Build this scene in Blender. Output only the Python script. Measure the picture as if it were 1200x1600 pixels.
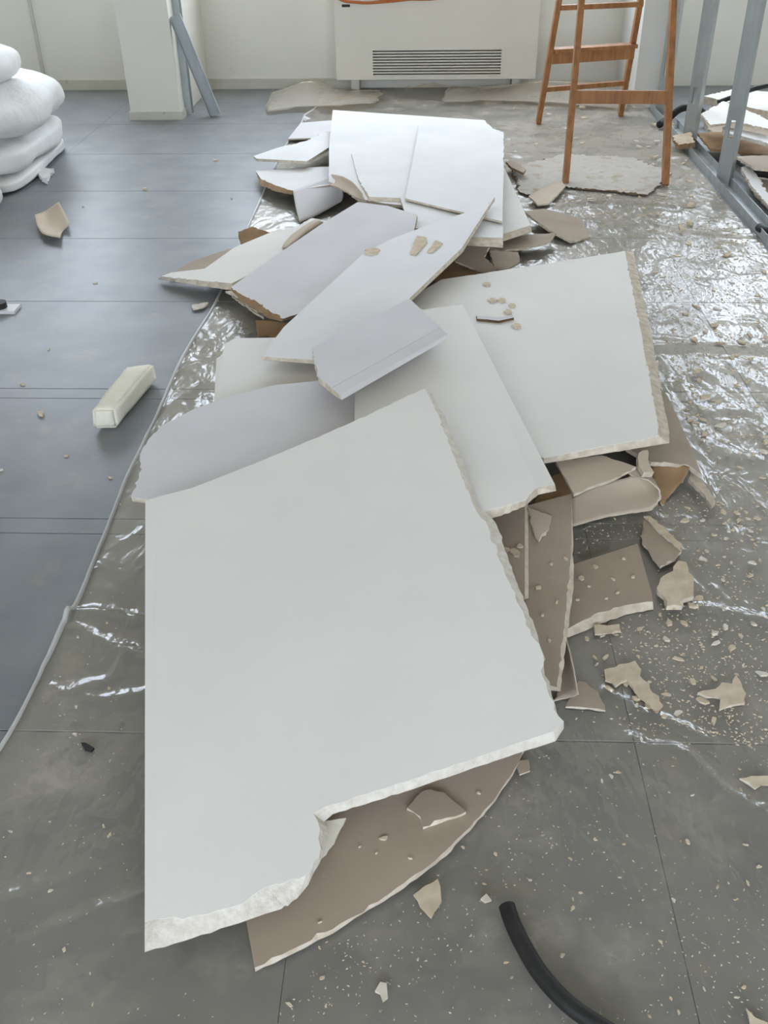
import bpy, bmesh, math, random
from mathutils import Vector, Matrix, noise as mnoise

random.seed(7)
for o in list(bpy.data.objects):
    bpy.data.objects.remove(o, do_unlink=True)
SC = bpy.context.scene
COL = SC.collection
R = math.radians

# ------------------------------------------------------------------ camera
F = 1500.0                      # focal length in pixels of a 1200 x 1600 frame
CAMH = 1.5
YAW, PITCH, ROLL = R(-2.6), R(34.6), R(-0.9)
_f = Vector((math.sin(YAW)*math.cos(PITCH), math.cos(YAW)*math.cos(PITCH), -math.sin(PITCH)))
_r0 = Vector((math.cos(YAW), -math.sin(YAW), 0))
_u0 = _r0.cross(_f)
_r = _r0*math.cos(ROLL) + _u0*math.sin(ROLL)
_u = _u0*math.cos(ROLL) - _r0*math.sin(ROLL)
CAM = Vector((0, 0, CAMH))
cd = bpy.data.cameras.new('camera')
cam = bpy.data.objects.new('camera', cd)
COL.objects.link(cam)
cd.sensor_fit = 'VERTICAL'
cd.sensor_height = 24.0
cd.lens = 24.0*F/1600.0
cd.clip_start = 0.02
m = Matrix((_r, _u, -_f)).transposed().to_4x4()
m.translation = CAM
cam.matrix_world = m
SC.camera = cam

# ------------------------------------------------------------------ world, daylight, exposure
BACK_Y, LEFT_X, RIGHT_X, FRONT_Y, CEIL = 7.89, -4.6, 4.4, -3.6, 3.1
WIN = [(-4.2, -2.5), (-2.3, -0.6), (-0.4, 1.3), (1.5, 3.0), (3.2, 4.2)]   # back wall windows, x ranges
WZ0, WZ1 = 1.0, 2.85
FWIN = [(-4.0, -1.6), (-1.2, 1.2), (1.6, 4.0)]                            # windows behind the photographer
w = bpy.data.worlds.new('sky')
SC.world = w
w.use_nodes = True
nt = w.node_tree
bg = nt.nodes['Background']
tc = nt.nodes.new('ShaderNodeTexCoord')
sx = nt.nodes.new('ShaderNodeSeparateXYZ')
rp = nt.nodes.new('ShaderNodeValToRGB')
mr = nt.nodes.new('ShaderNodeMapRange')
mr.inputs['From Min'].default_value = -0.1
mr.inputs['From Max'].default_value = 0.1
nt.links.new(tc.outputs['Generated'], sx.inputs[0])
nt.links.new(sx.outputs['Z'], mr.inputs['Value'])
nt.links.new(mr.outputs[0], rp.inputs[0])
rp.color_ramp.elements[0].color = (0.30, 0.29, 0.27, 1)
rp.color_ramp.elements[1].color = (0.81, 0.917, 1.06, 1)
nt.links.new(rp.outputs[0], bg.inputs['Color'])
bg.inputs['Strength'].default_value = 6.0


def portal(name, loc, rot, sx_, sy_):
    l = bpy.data.lights.new(name, 'AREA')
    l.shape = 'RECTANGLE'
    l.size, l.size_y = sx_, sy_
    l.cycles.is_portal = True
    o = bpy.data.objects.new(name, l)
    o.location = loc
    o.rotation_euler = rot
    COL.objects.link(o)


for a, b in WIN:
    portal('window_back_offscreen', ((a+b)/2, BACK_Y+0.1, (WZ0+WZ1)/2), (R(-90), 0, 0), b-a, WZ1-WZ0)
for a, b in FWIN:
    portal('window_front_offscreen', ((a+b)/2, FRONT_Y-0.1, (WZ0+WZ1)/2), (R(90), 0, 0), b-a, WZ1-WZ0)
vs = SC.view_settings
vs.view_transform = 'Standard'
vs.look = 'None'
vs.gamma = 1.0
vs.use_curve_mapping = False
vs.exposure = 0.78


# ------------------------------------------------------------------ pixel helpers (1200 x 1600 frame -> a real point at a known height)
def ray(px, py):
    return _r*((px-600)/F) - _u*((py-800)/F) + _f


def at_z(px, py, z=0.0):
    d = ray(px, py)
    return CAM + d*((z-CAMH)/d.z)


def at_y(px, py, y):
    d = ray(px, py)
    return CAM + d*(y/d.y)


class Plane:
    def __init__(s, c):
        p = [at_z(*q) for q in c]
        s.p = p[0]
        n = (p[1]-p[0]).cross(p[2]-p[0]).normalized()
        s.n = n if n.z > 0 else -n

    def on(s, px, py, off=0.0):
        d = ray(px, py)
        p = s.p + s.n*off
        return CAM + d*((p-CAM).dot(s.n)/d.dot(s.n))


# ------------------------------------------------------------------ materials
def lin(r, g, b):
    def f(c):
        c /= 255.0
        return c/12.92 if c <= 0.04045 else ((c+0.055)/1.055)**2.4
    return (f(r), f(g), f(b), 1)


MATS = {}


def mat(name, c1, c2=None, scale=6.0, rough=0.8, metal=0.0, bump=0.0, bscale=60.0, detail=6.0, stretch=None, c3=None, t3=(0.62, 0.72), s3=3.0, spec=0.5, contrast=(0.35, 0.65)):
    mt = bpy.data.materials.new(name)
    mt.use_nodes = True
    n = mt.node_tree
    b = n.nodes['Principled BSDF']
    b.inputs['Roughness'].default_value = rough
    b.inputs['Metallic'].default_value = metal
    b.inputs['Specular IOR Level'].default_value = spec
    t = n.nodes.new('ShaderNodeTexCoord')
    mp = n.nodes.new('ShaderNodeMapping')
    n.links.new(t.outputs['Object'], mp.inputs[0])
    if stretch:
        mp.inputs['Scale'].default_value = stretch
    col = None
    if c2:
        ns = n.nodes.new('ShaderNodeTexNoise')
        ns.inputs['Scale'].default_value = scale
        ns.inputs['Detail'].default_value = detail
        n.links.new(mp.outputs[0], ns.inputs['Vector'])
        cr = n.nodes.new('ShaderNodeValToRGB')
        cr.color_ramp.elements[0].position = contrast[0]
        cr.color_ramp.elements[1].position = contrast[1]
        cr.color_ramp.elements[0].color = c1
        cr.color_ramp.elements[1].color = c2
        n.links.new(ns.outputs['Fac'], cr.inputs[0])
        col = cr.outputs[0]
        if c3:
            n3 = n.nodes.new('ShaderNodeTexNoise')
            n3.inputs['Scale'].default_value = s3
            n3.inputs['Detail'].default_value = 10
            n3.inputs['Roughness'].default_value = 0.65
            n.links.new(mp.outputs[0], n3.inputs['Vector'])
            m3 = n.nodes.new('ShaderNodeMapRange')
            m3.inputs['From Min'].default_value = t3[0]
            m3.inputs['From Max'].default_value = t3[1]
            n.links.new(n3.outputs['Fac'], m3.inputs['Value'])
            mx = n.nodes.new('ShaderNodeMix')
            mx.data_type = 'RGBA'
            n.links.new(m3.outputs[0], mx.inputs['Factor'])
            n.links.new(col, mx.inputs['A'])
            mx.inputs['B'].default_value = c3
            col = mx.outputs['Result']
        n.links.new(col, b.inputs['Base Color'])
    else:
        b.inputs['Base Color'].default_value = c1
    if bump:
        nb = n.nodes.new('ShaderNodeTexNoise')
        nb.inputs['Scale'].default_value = bscale
        nb.inputs['Detail'].default_value = 8
        n.links.new(mp.outputs[0], nb.inputs['Vector'])
        bp = n.nodes.new('ShaderNodeBump')
        bp.inputs['Strength'].default_value = 1.0
        bp.inputs['Distance'].default_value = bump
        n.links.new(nb.outputs['Fac'], bp.inputs['Height'])
        n.links.new(bp.outputs[0], b.inputs['Normal'])
    MATS[name] = mt
    return mt


mat('face_paper', lin(237, 234, 228), lin(242, 239, 233), scale=3, rough=0.75, bump=0.0003, bscale=9)
mat('face_white', lin(231, 231, 231), lin(238, 238, 237), scale=3, rough=0.75, bump=0.0003, bscale=9)
mat('grey_paper', lin(220, 217, 219), lin(226, 224, 226), scale=4, rough=0.85, bump=0.0002, bscale=30)
mat('pale_back', lin(202, 185, 164), lin(211, 196, 177), scale=4, rough=0.85, bump=0.0002, bscale=30)
mat('kraft_paper', lin(172, 156, 138), lin(183, 167, 149), scale=5, rough=0.85, bump=0.0004, bscale=40, c3=lin(196, 182, 166), t3=(0.62, 0.78), s3=12)
mat('dark_kraft', lin(150, 120, 88), lin(176, 145, 110), scale=9, rough=0.9, bump=0.0005, bscale=50)
mat('gypsum', lin(228, 217, 200), lin(205, 190, 170), scale=40, rough=0.95, bump=0.002, bscale=120)
mat('gypsum_pale', lin(232, 226, 216), lin(215, 206, 193), scale=60, rough=0.95, bump=0.002, bscale=150)
mat('wall_paint', lin(228, 225, 213), lin(233, 230, 219), scale=2.0, rough=0.8, c3=lin(206, 200, 184), t3=(0.66, 0.8), s3=2.5)
mat('wall_white', lin(224, 224, 220), lin(230, 230, 227), scale=2.0, rough=0.7)
mat('skirting', lin(196, 193, 178), lin(208, 204, 190), scale=6, rough=0.6, c3=lin(140, 132, 110), t3=(0.66, 0.76), s3=7)
mat('ceiling_paint', lin(230, 226, 216), rough=0.9)
mat('convector_paint', lin(224, 219, 205), lin(228, 223, 209), scale=2, rough=0.5)
mat('grille_dark', lin(45, 46, 46), rough=0.7)
mat('tile', lin(121, 125, 128), lin(135, 138, 140), scale=5, rough=0.42, bump=0.0010, bscale=7, c3=lin(158, 146, 126), t3=(0.58, 0.80), s3=5.5, spec=0.5)
mat('screed', lin(84, 84, 82), lin(96, 95, 92), scale=8, rough=0.9)
mat('galvanised', lin(162, 167, 167), lin(182, 187, 186), scale=14, rough=0.5, metal=0.3, stretch=(1, 1, 0.3))
mat('wood', lin(172, 118, 68), lin(142, 94, 54), scale=14, rough=0.55, stretch=(3, 3, 0.35), bump=0.0006, bscale=40, c3=lin(200, 186, 165), t3=(0.64, 0.7), s3=9)
mat('foam', lin(240, 234, 214), lin(246, 241, 224), scale=14, rough=0.9, bump=0.004, bscale=40)
mat('bag', lin(226, 227, 224), lin(236, 236, 233), scale=4, rough=0.55, bump=0.012, bscale=9)
mat('bag_tan', lin(205, 186, 160), lin(220, 205, 184), scale=6, rough=0.6)
mat('rubber', lin(28, 28, 28), lin(40, 39, 37), scale=30, rough=0.6, bump=0.0006, bscale=200)
mat('orange_cable', lin(196, 110, 52), rough=0.5)
mat('white_plastic', lin(222, 223, 222), rough=0.45)
mat('window_frame', lin(226, 227, 226), rough=0.4)
mat('crumb', lin(226, 210, 186), lin(208, 190, 164), scale=30, rough=0.95)
mat('crumb_white', lin(232, 226, 214), lin(220, 212, 196), scale=30, rough=0.95)
mat('dusty', lin(188, 182, 172), lin(206, 202, 196), scale=9, rough=0.9, bump=0.002, bscale=20, c3=lin(172, 158, 136), t3=(0.5, 0.65), s3=9)
mat('board_dirt', lin(120, 96, 64), lin(92, 72, 48), scale=12, rough=0.9)


def film_mat(name, haze, rough, dust, bump_d, bscale, gloss):
    mt = bpy.data.materials.new(name)
    mt.use_nodes = True
    n = mt.node_tree
    n.nodes.clear()
    out = n.nodes.new('ShaderNodeOutputMaterial')
    t = n.nodes.new('ShaderNodeTexCoord')
    tr = n.nodes.new('ShaderNodeBsdfTransparent')
    tr.inputs[0].default_value = (1.0, 0.948, 0.865, 1)
    df = n.nodes.new('ShaderNodeBsdfDiffuse')
    df.inputs[0].default_value = lin(226, 226, 224)
    gl = n.nodes.new('ShaderNodeBsdfGlossy')
    gl.inputs['Roughness'].default_value = rough
    gl.inputs['Color'].default_value = (0.95, 0.95, 0.95, 1)
    fr = n.nodes.new('ShaderNodeFresnel')
    fr.inputs['IOR'].default_value = 1.5
    # crinkles
    w1 = n.nodes.new('ShaderNodeTexNoise')
    w1.inputs['Scale'].default_value = bscale
    w1.inputs['Detail'].default_value = 3
    w1.inputs['Distortion'].default_value = 0.35
    mp = n.nodes.new('ShaderNodeMapping')
    mp.inputs['Scale'].default_value = (1.25, 0.6, 1.0)
    mp.inputs['Rotation'].default_value = (0, 0, 0.5)
    n.links.new(t.outputs['Object'], mp.inputs[0])
    n.links.new(mp.outputs[0], w1.inputs['Vector'])
    sub = n.nodes.new('ShaderNodeMath'); sub.operation = 'SUBTRACT'; sub.inputs[1].default_value = 0.5
    ab = n.nodes.new('ShaderNodeMath'); ab.operation = 'ABSOLUTE'
    n.links.new(w1.outputs['Fac'], sub.inputs[0])
    n.links.new(sub.outputs[0], ab.inputs[0])
    bp = n.nodes.new('ShaderNodeBump')
    bp.invert = True
    bp.inputs['Distance'].default_value = bump_d
    n.links.new(ab.outputs[0], bp.inputs['Height'])
    for s in (gl, fr, df):
        n.links.new(bp.outputs[0], s.inputs['Normal'])
    # plaster dust lying on the film
    dn = n.nodes.new('ShaderNodeTexNoise')
    dn.inputs['Scale'].default_value = 3.2
    dn.inputs['Detail'].default_value = 12
    dn.inputs['Roughness'].default_value = 0.68
    n.links.new(t.outputs['Object'], dn.inputs['Vector'])
    dr = n.nodes.new('ShaderNodeMapRange')
    dr.inputs['From Min'].default_value = 0.50
    dr.inputs['From Max'].default_value = 0.70
    dr.inputs['To Max'].default_value = dust
    # the dust lies thickest round the ladder, where the ceiling came down
    vm = n.nodes.new('ShaderNodeVectorMath'); vm.operation = 'DISTANCE'
    vm.inputs[1].default_value = (0.75, 2.9, 0.0)
    n.links.new(t.outputs['Object'], vm.inputs[0])
    vr = n.nodes.new('ShaderNodeMapRange')
    vr.inputs['From Min'].default_value = 0.5; vr.inputs['From Max'].default_value = 1.5
    vr.inputs['To Min'].default_value = 0.19; vr.inputs['To Max'].default_value = 0.0
    n.links.new(vm.outputs['Value'], vr.inputs['Value'])
    va = n.nodes.new('ShaderNodeMath'); va.operation = 'ADD'
    n.links.new(dn.outputs['Fac'], va.inputs[0]); n.links.new(vr.outputs[0], va.inputs[1])
    dr.clamp = True
    n.links.new(va.outputs[0], dr.inputs['Value'])
    dd = n.nodes.new('ShaderNodeBsdfDiffuse')
    dd.inputs[0].default_value = lin(205, 197, 183)
    m1 = n.nodes.new('ShaderNodeMixShader'); m1.inputs[0].default_value = haze
    n.links.new(tr.outputs[0], m1.inputs[1]); n.links.new(df.outputs[0], m1.inputs[2])
    m2 = n.nodes.new('ShaderNodeMixShader')
    gk = n.nodes.new('ShaderNodeMath'); gk.operation = 'MULTIPLY'; gk.inputs[1].default_value = gloss
    n.links.new(fr.outputs[0], gk.inputs[0])
    n.links.new(gk.outputs[0], m2.inputs[0])
    n.links.new(m1.outputs[0], m2.inputs[1]); n.links.new(gl.outputs[0], m2.inputs[2])
    m3 = n.nodes.new('ShaderNodeMixShader')
    n.links.new(dr.outputs[0], m3.inputs[0])
    n.links.new(m2.outputs[0], m3.inputs[1]); n.links.new(dd.outputs[0], m3.inputs[2])
    n.links.new(m3.outputs[0], out.inputs[0])
    MATS[name] = mt


film_mat('plastic_film', 0.07, 0.15, 0.50, 0.016, 9.0, 0.10)
film_mat('plastic_hem', 0.80, 0.30, 0.1, 0.004, 20.0, 0.5)  # whiter plastic paints in the highlight along the folded edge
film_mat('plastic_bunch', 0.16, 0.30, 0.2, 0.004, 20.0, 0.4)

g = bpy.data.materials.new('window_glass')
g.use_nodes = True
gn = g.node_tree
gn.nodes.clear()
go = gn.nodes.new('ShaderNodeOutputMaterial')
gt = gn.nodes.new('ShaderNodeBsdfTransparent')
gg = gn.nodes.new('ShaderNodeBsdfGlossy'); gg.inputs['Roughness'].default_value = 0.02
gm = gn.nodes.new('ShaderNodeMixShader'); gm.inputs[0].default_value = 0.06
gn.links.new(gt.outputs[0], gm.inputs[1]); gn.links.new(gg.outputs[0], gm.inputs[2]); gn.links.new(gm.outputs[0], go.inputs[0])
MATS['window_glass'] = g


# ------------------------------------------------------------------ object helpers
def link_mesh(name, verts, faces, mats, parent=None, loc=None, fm=None, smooth=False):
    """verts in world metres; loc becomes the object's origin."""
    me = bpy.data.meshes.new(name)
    base = Vector(loc) if loc is not None else Vector((0, 0, 0))
    if parent is not None:
        base = parent.get('_o', None)
        base = Vector(base) if base is not None else Vector((0, 0, 0))
    me.from_pydata([tuple(Vector(v)-base) for v in verts], [], faces)
    ms = mats if isinstance(mats, (list, tuple)) else [mats]
    for q in ms:
        me.materials.append(MATS[q])
    if fm:
        for p, k in zip(me.polygons, fm):
            p.material_index = k
    if smooth:
        for p in me.polygons:
            p.use_smooth = True
    bm = bmesh.new(); bm.from_mesh(me)
    bmesh.ops.recalc_face_normals(bm, faces=bm.faces)
    bm.to_mesh(me); bm.free()
    o = bpy.data.objects.new(name, me)
    COL.objects.link(o)
    if parent is not None:
        o.parent = parent
    else:
        o.location = base
    o['_o'] = list(base)
    return o


def thing(name, label, cat, loc, group=None):
    o = bpy.data.objects.new(name, None)
    o.empty_display_size = 0.05
    o.location = loc
    o['_o'] = list(loc)
    COL.objects.link(o)
    return tag(o, label, cat, group)


def tag(o, label, cat, group=None, kind=None):
    o['label'] = label
    o['category'] = cat
    if group:
        o['group'] = group
    if kind:
        o['kind'] = kind
    return o


def struct(o):
    o['kind'] = 'structure'
    return o


def box_vf(x0, x1, y0, y1, z0, z1):
    v = [(x0, y0, z0), (x1, y0, z0), (x1, y1, z0), (x0, y1, z0), (x0, y0, z1), (x1, y0, z1), (x1, y1, z1), (x0, y1, z1)]
    f = [(0, 3, 2, 1), (4, 5, 6, 7), (0, 1, 5, 4), (1, 2, 6, 5), (2, 3, 7, 6), (3, 0, 4, 7)]
    return v, f


def boxes_vf(lst):
    V, Fc = [], []
    for b in lst:
        v, f = box_vf(*b)
        k = len(V)
        V += v
        Fc += [tuple(i+k for i in q) for q in f]
    return V, Fc


def bar_vf(p, q, w_, d_, side):
    """a straight bar of rectangular section from p to q; w_ along side, d_ across it."""
    p, q = Vector(p), Vector(q)
    ax = (q-p).normalized()
    s = Vector(side)
    s = (s - ax*s.dot(ax)).normalized()
    t = ax.cross(s)
    V = []
    for c in (p, q):
        for a, b in ((-1, -1), (1, -1), (1, 1), (-1, 1)):
            V.append(c + s*(a*w_/2) + t*(b*d_/2))
    f = [(0, 3, 2, 1), (4, 5, 6, 7), (0, 1, 5, 4), (1, 2, 6, 5), (2, 3, 7, 6), (3, 0, 4, 7)]
    return V, f


def tube_vf(pts, rad, seg=10, closed_ends=True):
    pts = [Vector(p) for p in pts]
    V, Fc = [], []
    up = Vector((0, 0, 1))
    for i, p in enumerate(pts):
        a = pts[max(i-1, 0)]
        b = pts[min(i+1, len(pts)-1)]
        t = (b-a).normalized()
        s = t.cross(up)
        if s.length < 1e-3:
            s = Vector((1, 0, 0))
        s.normalize()
        u = s.cross(t)
        for k in range(seg):
            an = 2*math.pi*k/seg
            V.append(p + s*(rad*math.cos(an)) + u*(rad*math.sin(an)))
    for i in range(len(pts)-1):
        for k in range(seg):
            a = i*seg+k
            b = i*seg+(k+1) % seg
            Fc.append((a, b, b+seg, a+seg))
    if closed_ends:
        Fc.append(tuple(range(seg)))
        Fc.append(tuple(range((len(pts)-1)*seg, len(pts)*seg)))
    return V, Fc


def smooth_path(pts, n=8):
    pts = [Vector(p) for p in pts]
    out = []
    for i in range(len(pts)-1):
        p0 = pts[max(i-1, 0)]; p1 = pts[i]; p2 = pts[i+1]; p3 = pts[min(i+2, len(pts)-1)]
        for k in range(n):
            t = k/n
            out.append(0.5*((2*p1) + (p2-p0)*t + (2*p0-5*p1+4*p2-p3)*t*t + (3*p1-p0-3*p2+p3)*t**3))
    out.append(pts[-1])
    return out


def ring(verts, pl, t, rag, step, rnd):
    """trace a board outline on its own plane -> matched top and bottom rings of points."""
    n = len(verts)
    top, bot = [], []
    for v in verts:
        p = pl.on(v[0], v[1])
        top.append(p)
        bot.append(pl.on(v[2], v[3], -t) if len(v) > 2 else p - pl.n*t)
    T, B = [], []
    for i in range(n):
        j = (i+1) % n
        a = rag if not isinstance(rag, dict) else rag.get(i, 0.0)
        L = (top[j]-top[i]).length
        k = max(1, int(L/step)) if a else 1
        e = (top[j]-top[i]).normalized() if L > 0 else Vector((1, 0, 0))
        out = e.cross(pl.n)
        for s in range(k):
            u = s/k
            wgt = min(1.0, 4*u, 4*(1-u)) if s else 0.0
            jt = (rnd.gauss(0, 0.8) + 1.6*mnoise.noise(top[i]*9 + e*(u*L*14)))*a*wgt
            jb = (rnd.gauss(0, 0.5) + 1.3*mnoise.noise(bot[i]*11 + e*(u*L*9)))*a*wgt
            T.append(top[i].lerp(top[j], u) + out*jt)
            B.append(bot[i].lerp(bot[j], u) + out*jb)
    return T, B


def slab(T, B):
    n = len(T)
    V = list(T)+list(B)
    Fc = [tuple(range(n)), tuple(range(2*n-1, n-1, -1))]
    for i in range(n):
        j = (i+1) % n
        Fc.append((i, j, n+j, n+i))
    return V, Fc


def board(label, verts, ctrl, face='face_paper', core='gypsum', back='kraft_paper', t=0.0135, rag=0.0, step=0.013, taper=None, group='broken plasterboard sheets in the pile', name='plasterboard', cat='plasterboard', seed=None, inset=None):
    rnd = random.Random(seed if seed is not None else label)
    pl = Plane(ctrl)
    T, B = ring(verts, pl, t, rag, step, rnd)
    c = sum(B, Vector())/len(B)
    o = thing(name, label, cat, (c.x, c.y, min(p.z for p in B)), group)
    n = pl.n
    e = 0.0011
    V, Fc = slab([p for p in T], [p for p in B])
    link_mesh('gypsum_core', V, Fc, core, o)
    V, Fc = slab([p+n*e for p in T], [p+n*0.00005 for p in T])
    link_mesh('face_paper', V, Fc, face, o)
    V, Fc = slab([p-n*0.00005 for p in B], [p-n*e for p in B])
    link_mesh('back_paper', V, Fc, back, o)
    if taper:
        # factory edge: a strip that really slopes down from the face to the thinner edge
        ti, to, bi, bo, drop = taper
        a = [pl.on(*q, e) for q in ti]
        b = [pl.on(*q, -drop) for q in to]
        c_ = [pl.on(*q, -t) if q else p-n*(t+e) for q, p in zip(bi, a)]
        d = [pl.on(*q, -t) if q else p-n*(t-drop) for q, p in zip(bo, b)]
        V = a+b+c_+d
        Fc = [(0, 1, 3, 2), (2, 3, 7, 6), (4, 6, 7, 5), (0, 4, 5, 1), (0, 2, 6, 4), (1, 5, 7, 3)]
        link_mesh('tapered_edge', V, Fc, [face, core], o, None, [0, 0, 0, 0, 1, 1])
    return o


def frag(name, label, cat, verts, ctrl, mats=('kraft_paper', 'gypsum'), t=0.004, rag=0.003, step=0.012, group='loose torn fragments', lift=0.0):
    """a small loose piece: one mesh, face on top, torn core around the edge."""
    rnd = random.Random(label)
    if not isinstance(ctrl, (list, tuple)):
        q = verts[0]
        ctrl = [(q[0], q[1], ctrl), (q[0]+60, q[1], ctrl), (q[0], q[1]+60, ctrl)]
    pl = Plane(ctrl)
    T, B = ring(verts, pl, t, rag, step, rnd)
    c = sum(B, Vector())/len(B)
    V, Fc = slab(T, B)
    o = link_mesh(name, V, Fc, list(mats), None, (c.x, c.y, min(p.z for p in B)), [0, 0]+[1]*(len(Fc)-2))
    return tag(o, label, cat, group)


def loft(name, rows, mats, t=0.002, sub=4, parent=None, label=None, cat=None, group=None, jit=0.0, seed=1, smooth=True, ymax=None):
    """a bent sheet through rows of (px, py, z) points, with its own thickness."""
    rnd = random.Random(seed)
    P = [smooth_path([at_z(*q) if not isinstance(q, Vector) else q for q in r], sub) for r in rows]
    cols = len(P[0])
    G = []
    colpaths = [smooth_path([P[i][k] for i in range(len(P))], sub) for k in range(cols)]
    nr = len(colpaths[0])
    for i in range(nr):
        G.append([colpaths[k][i].copy() for k in range(cols)])
    if jit:
        for i in range(nr):
            for k in range(cols):
                if i in (0, nr-1) or k in (0, cols-1):
                    G[i][k] += Vector((rnd.gauss(0, jit), rnd.gauss(0, jit), rnd.gauss(0, jit*0.3)))
    if ymax:
        for row in G:
            for q in row:
                q.y = min(q.y, ymax)
    nrm = []
    for i in range(nr):
        rr = []
        for k in range(cols):
            a = G[min(i+1, nr-1)][k] - G[max(i-1, 0)][k]
            b = G[i][min(k+1, cols-1)] - G[i][max(k-1, 0)]
            q = a.cross(b)
            q = q.normalized() if q.length > 1e-9 else Vector((0, 0, 1))
            rr.append(q)
        nrm.append(rr)
    V = [G[i][k] for i in range(nr) for k in range(cols)] + [G[i][k]-nrm[i][k]*t for i in range(nr) for k in range(cols)]
    N = nr*cols
    Fc, fm = [], []
    for i in range(nr-1):
        for k in range(cols-1):
            a = i*cols+k
            Fc.append((a, a+1, a+cols+1, a+cols)); fm.append(0)
            Fc.append((N+a, N+a+cols, N+a+cols+1, N+a+1)); fm.append(len(mats)-1 if len(mats) > 2 else 0)
    edge = [k for k in range(cols)] + [i*cols+cols-1 for i in range(1, nr)] + [(nr-1)*cols+k for k in range(cols-2, -1, -1)] + [i*cols for i in range(nr-2, 0, -1)]
    for i in range(len(edge)):
        a, b = edge[i], edge[(i+1) % len(edge)]
        Fc.append((a, b, N+b, N+a)); fm.append(min(1, len(mats)-1))
    c = sum(V, Vector())/len(V)
    o = link_mesh(name, V, Fc, list(mats), parent, (c.x, c.y, min(p.z for p in V)), fm, smooth)
    if label:
        tag(o, label, cat, group)
    return o


# ================================================================== the setting
v, f = box_vf(LEFT_X-0.2, RIGHT_X+0.2, FRONT_Y-0.2, BACK_Y+0.2, -0.12, -0.012)
floor = struct(link_mesh('floor', v, f, 'screed'))
# floor tiles, laid one by one in rows with open joints
XS = [-6.09, -4.131, -2.172] + [-0.213 + 0.653*k for k in range(0, 9)]
YS = [0.59+0.768*k for k in range(-1, 11)]
yb = []
for k in range(len(YS)):
    yb.append(YS[k])
    if k in (3, 4):  # two narrow strips
        yb.append(YS[k]-0.07)
yb = sorted(yb)
tile_meshes = {}
GAP = 0.0025
for i in range(len(yb)-1):
    for j in range(len(XS)-1):
        x0, x1, y0, y1 = XS[j], XS[j+1], yb[i], yb[i+1]
        if y0 > BACK_Y:
            continue
        y1 = min(y1, BACK_Y)
        key = (round(x1-x0, 3), round(y1-y0, 3))
        if key not in tile_meshes:
            hx, hy = (x1-x0)/2-0.0003, (y1-y0)/2-GAP/2
            V = [(-hx, -hy, -0.012), (hx, -hy, -0.012), (hx, hy, -0.012), (-hx, hy, -0.012),
                 (-hx, -hy, -0.0015), (hx, -hy, -0.0015), (hx, hy, -0.0015), (-hx, hy, -0.0015),
                 (-hx+.0006, -hy+.0012, 0), (hx-.0006, -hy+.0012, 0), (hx-.0006, hy-.0012, 0), (-hx+.0006, hy-.0012, 0)]
            Fc = [(0, 3, 2, 1), (8, 9, 10, 11)]
            for q in range(4):
                r_ = (q+1) % 4
                Fc += [(q, r_, 4+r_, 4+q), (4+q, 4+r_, 8+r_, 8+q)]
            me = bpy.data.meshes.new('tile')
            me.from_pydata(V, [], Fc)
            me.materials.append(MATS['tile'])
            tile_meshes[key] = me
        o = bpy.data.objects.new('tile', tile_meshes[key])
        COL.objects.link(o)
        o.parent = floor
        o.location = ((x0+x1)/2, (y0+y1)/2, 0)
# tile material reads world position so that stains run on across the joints
tn = MATS['tile'].node_tree
geo = tn.nodes.new('ShaderNodeNewGeometry')
for nd in tn.nodes:
    if nd.type == 'MAPPING':
        tn.links.new(geo.outputs['Position'], nd.inputs[0])

v, f = box_vf(LEFT_X-0.2, RIGHT_X+0.2, FRONT_Y-0.2, BACK_Y+0.2, CEIL, CEIL+0.15)
struct(link_mesh('ceiling', v, f, 'ceiling_paint'))
v, f = box_vf(LEFT_X-0.2, LEFT_X, FRONT_Y-0.2, BACK_Y+0.2, -0.1, CEIL)
struct(link_mesh('wall_left', v, f, 'wall_paint'))
v, f = box_vf(RIGHT_X, RIGHT_X+0.2, FRONT_Y-0.2, BACK_Y+0.2, -0.1, CEIL)
struct(link_mesh('wall_right', v, f, 'wall_paint'))


def wall_with_windows(name, y0, y1, wins):
    bl = [(LEFT_X, RIGHT_X, y0, y1, -0.1, WZ0), (LEFT_X, RIGHT_X, y0, y1, WZ1, CEIL)]
    xs = [LEFT_X] + [q for ab in wins for q in ab] + [RIGHT_X]
    for i in range(0, len(xs), 2):
        bl.append((xs[i], xs[i+1], y0, y1, WZ0, WZ1))
    v, f = boxes_vf(bl)
    return struct(link_mesh(name, v, f, 'wall_paint'))


wall_with_windows('wall_back', BACK_Y, BACK_Y+0.2, WIN)
wall_with_windows('wall_front', FRONT_Y-0.2, FRONT_Y, FWIN)
wn = 0
for wins, yc in ((WIN, BACK_Y+0.1), (FWIN, FRONT_Y-0.1)):
    for a, b in wins:
        wn += 1
        c = (a+b)/2
        e = 0.045
        v, f = boxes_vf([(a, a+e, yc-.03, yc+.03, WZ0, WZ1), (b-e, b, yc-.03, yc+.03, WZ0, WZ1), (a+e, b-e, yc-.03, yc+.03, WZ0, WZ0+e),
                         (a+e, b-e, yc-.03, yc+.03, WZ1-e, WZ1), (c-.03, c+.03, yc-.03, yc+.03, WZ0+e, WZ1-e)])
        wo = struct(link_mesh('window_%d' % wn, v, f, 'window_frame'))
        for x0, x1 in ((a+e, c-.03), (c+.03, b-e)):
            v, f = box_vf(x0, x1, yc-.004, yc+.004, WZ0+e, WZ1-e)
            link_mesh('pane', v, f, 'window_glass', wo)

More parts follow.
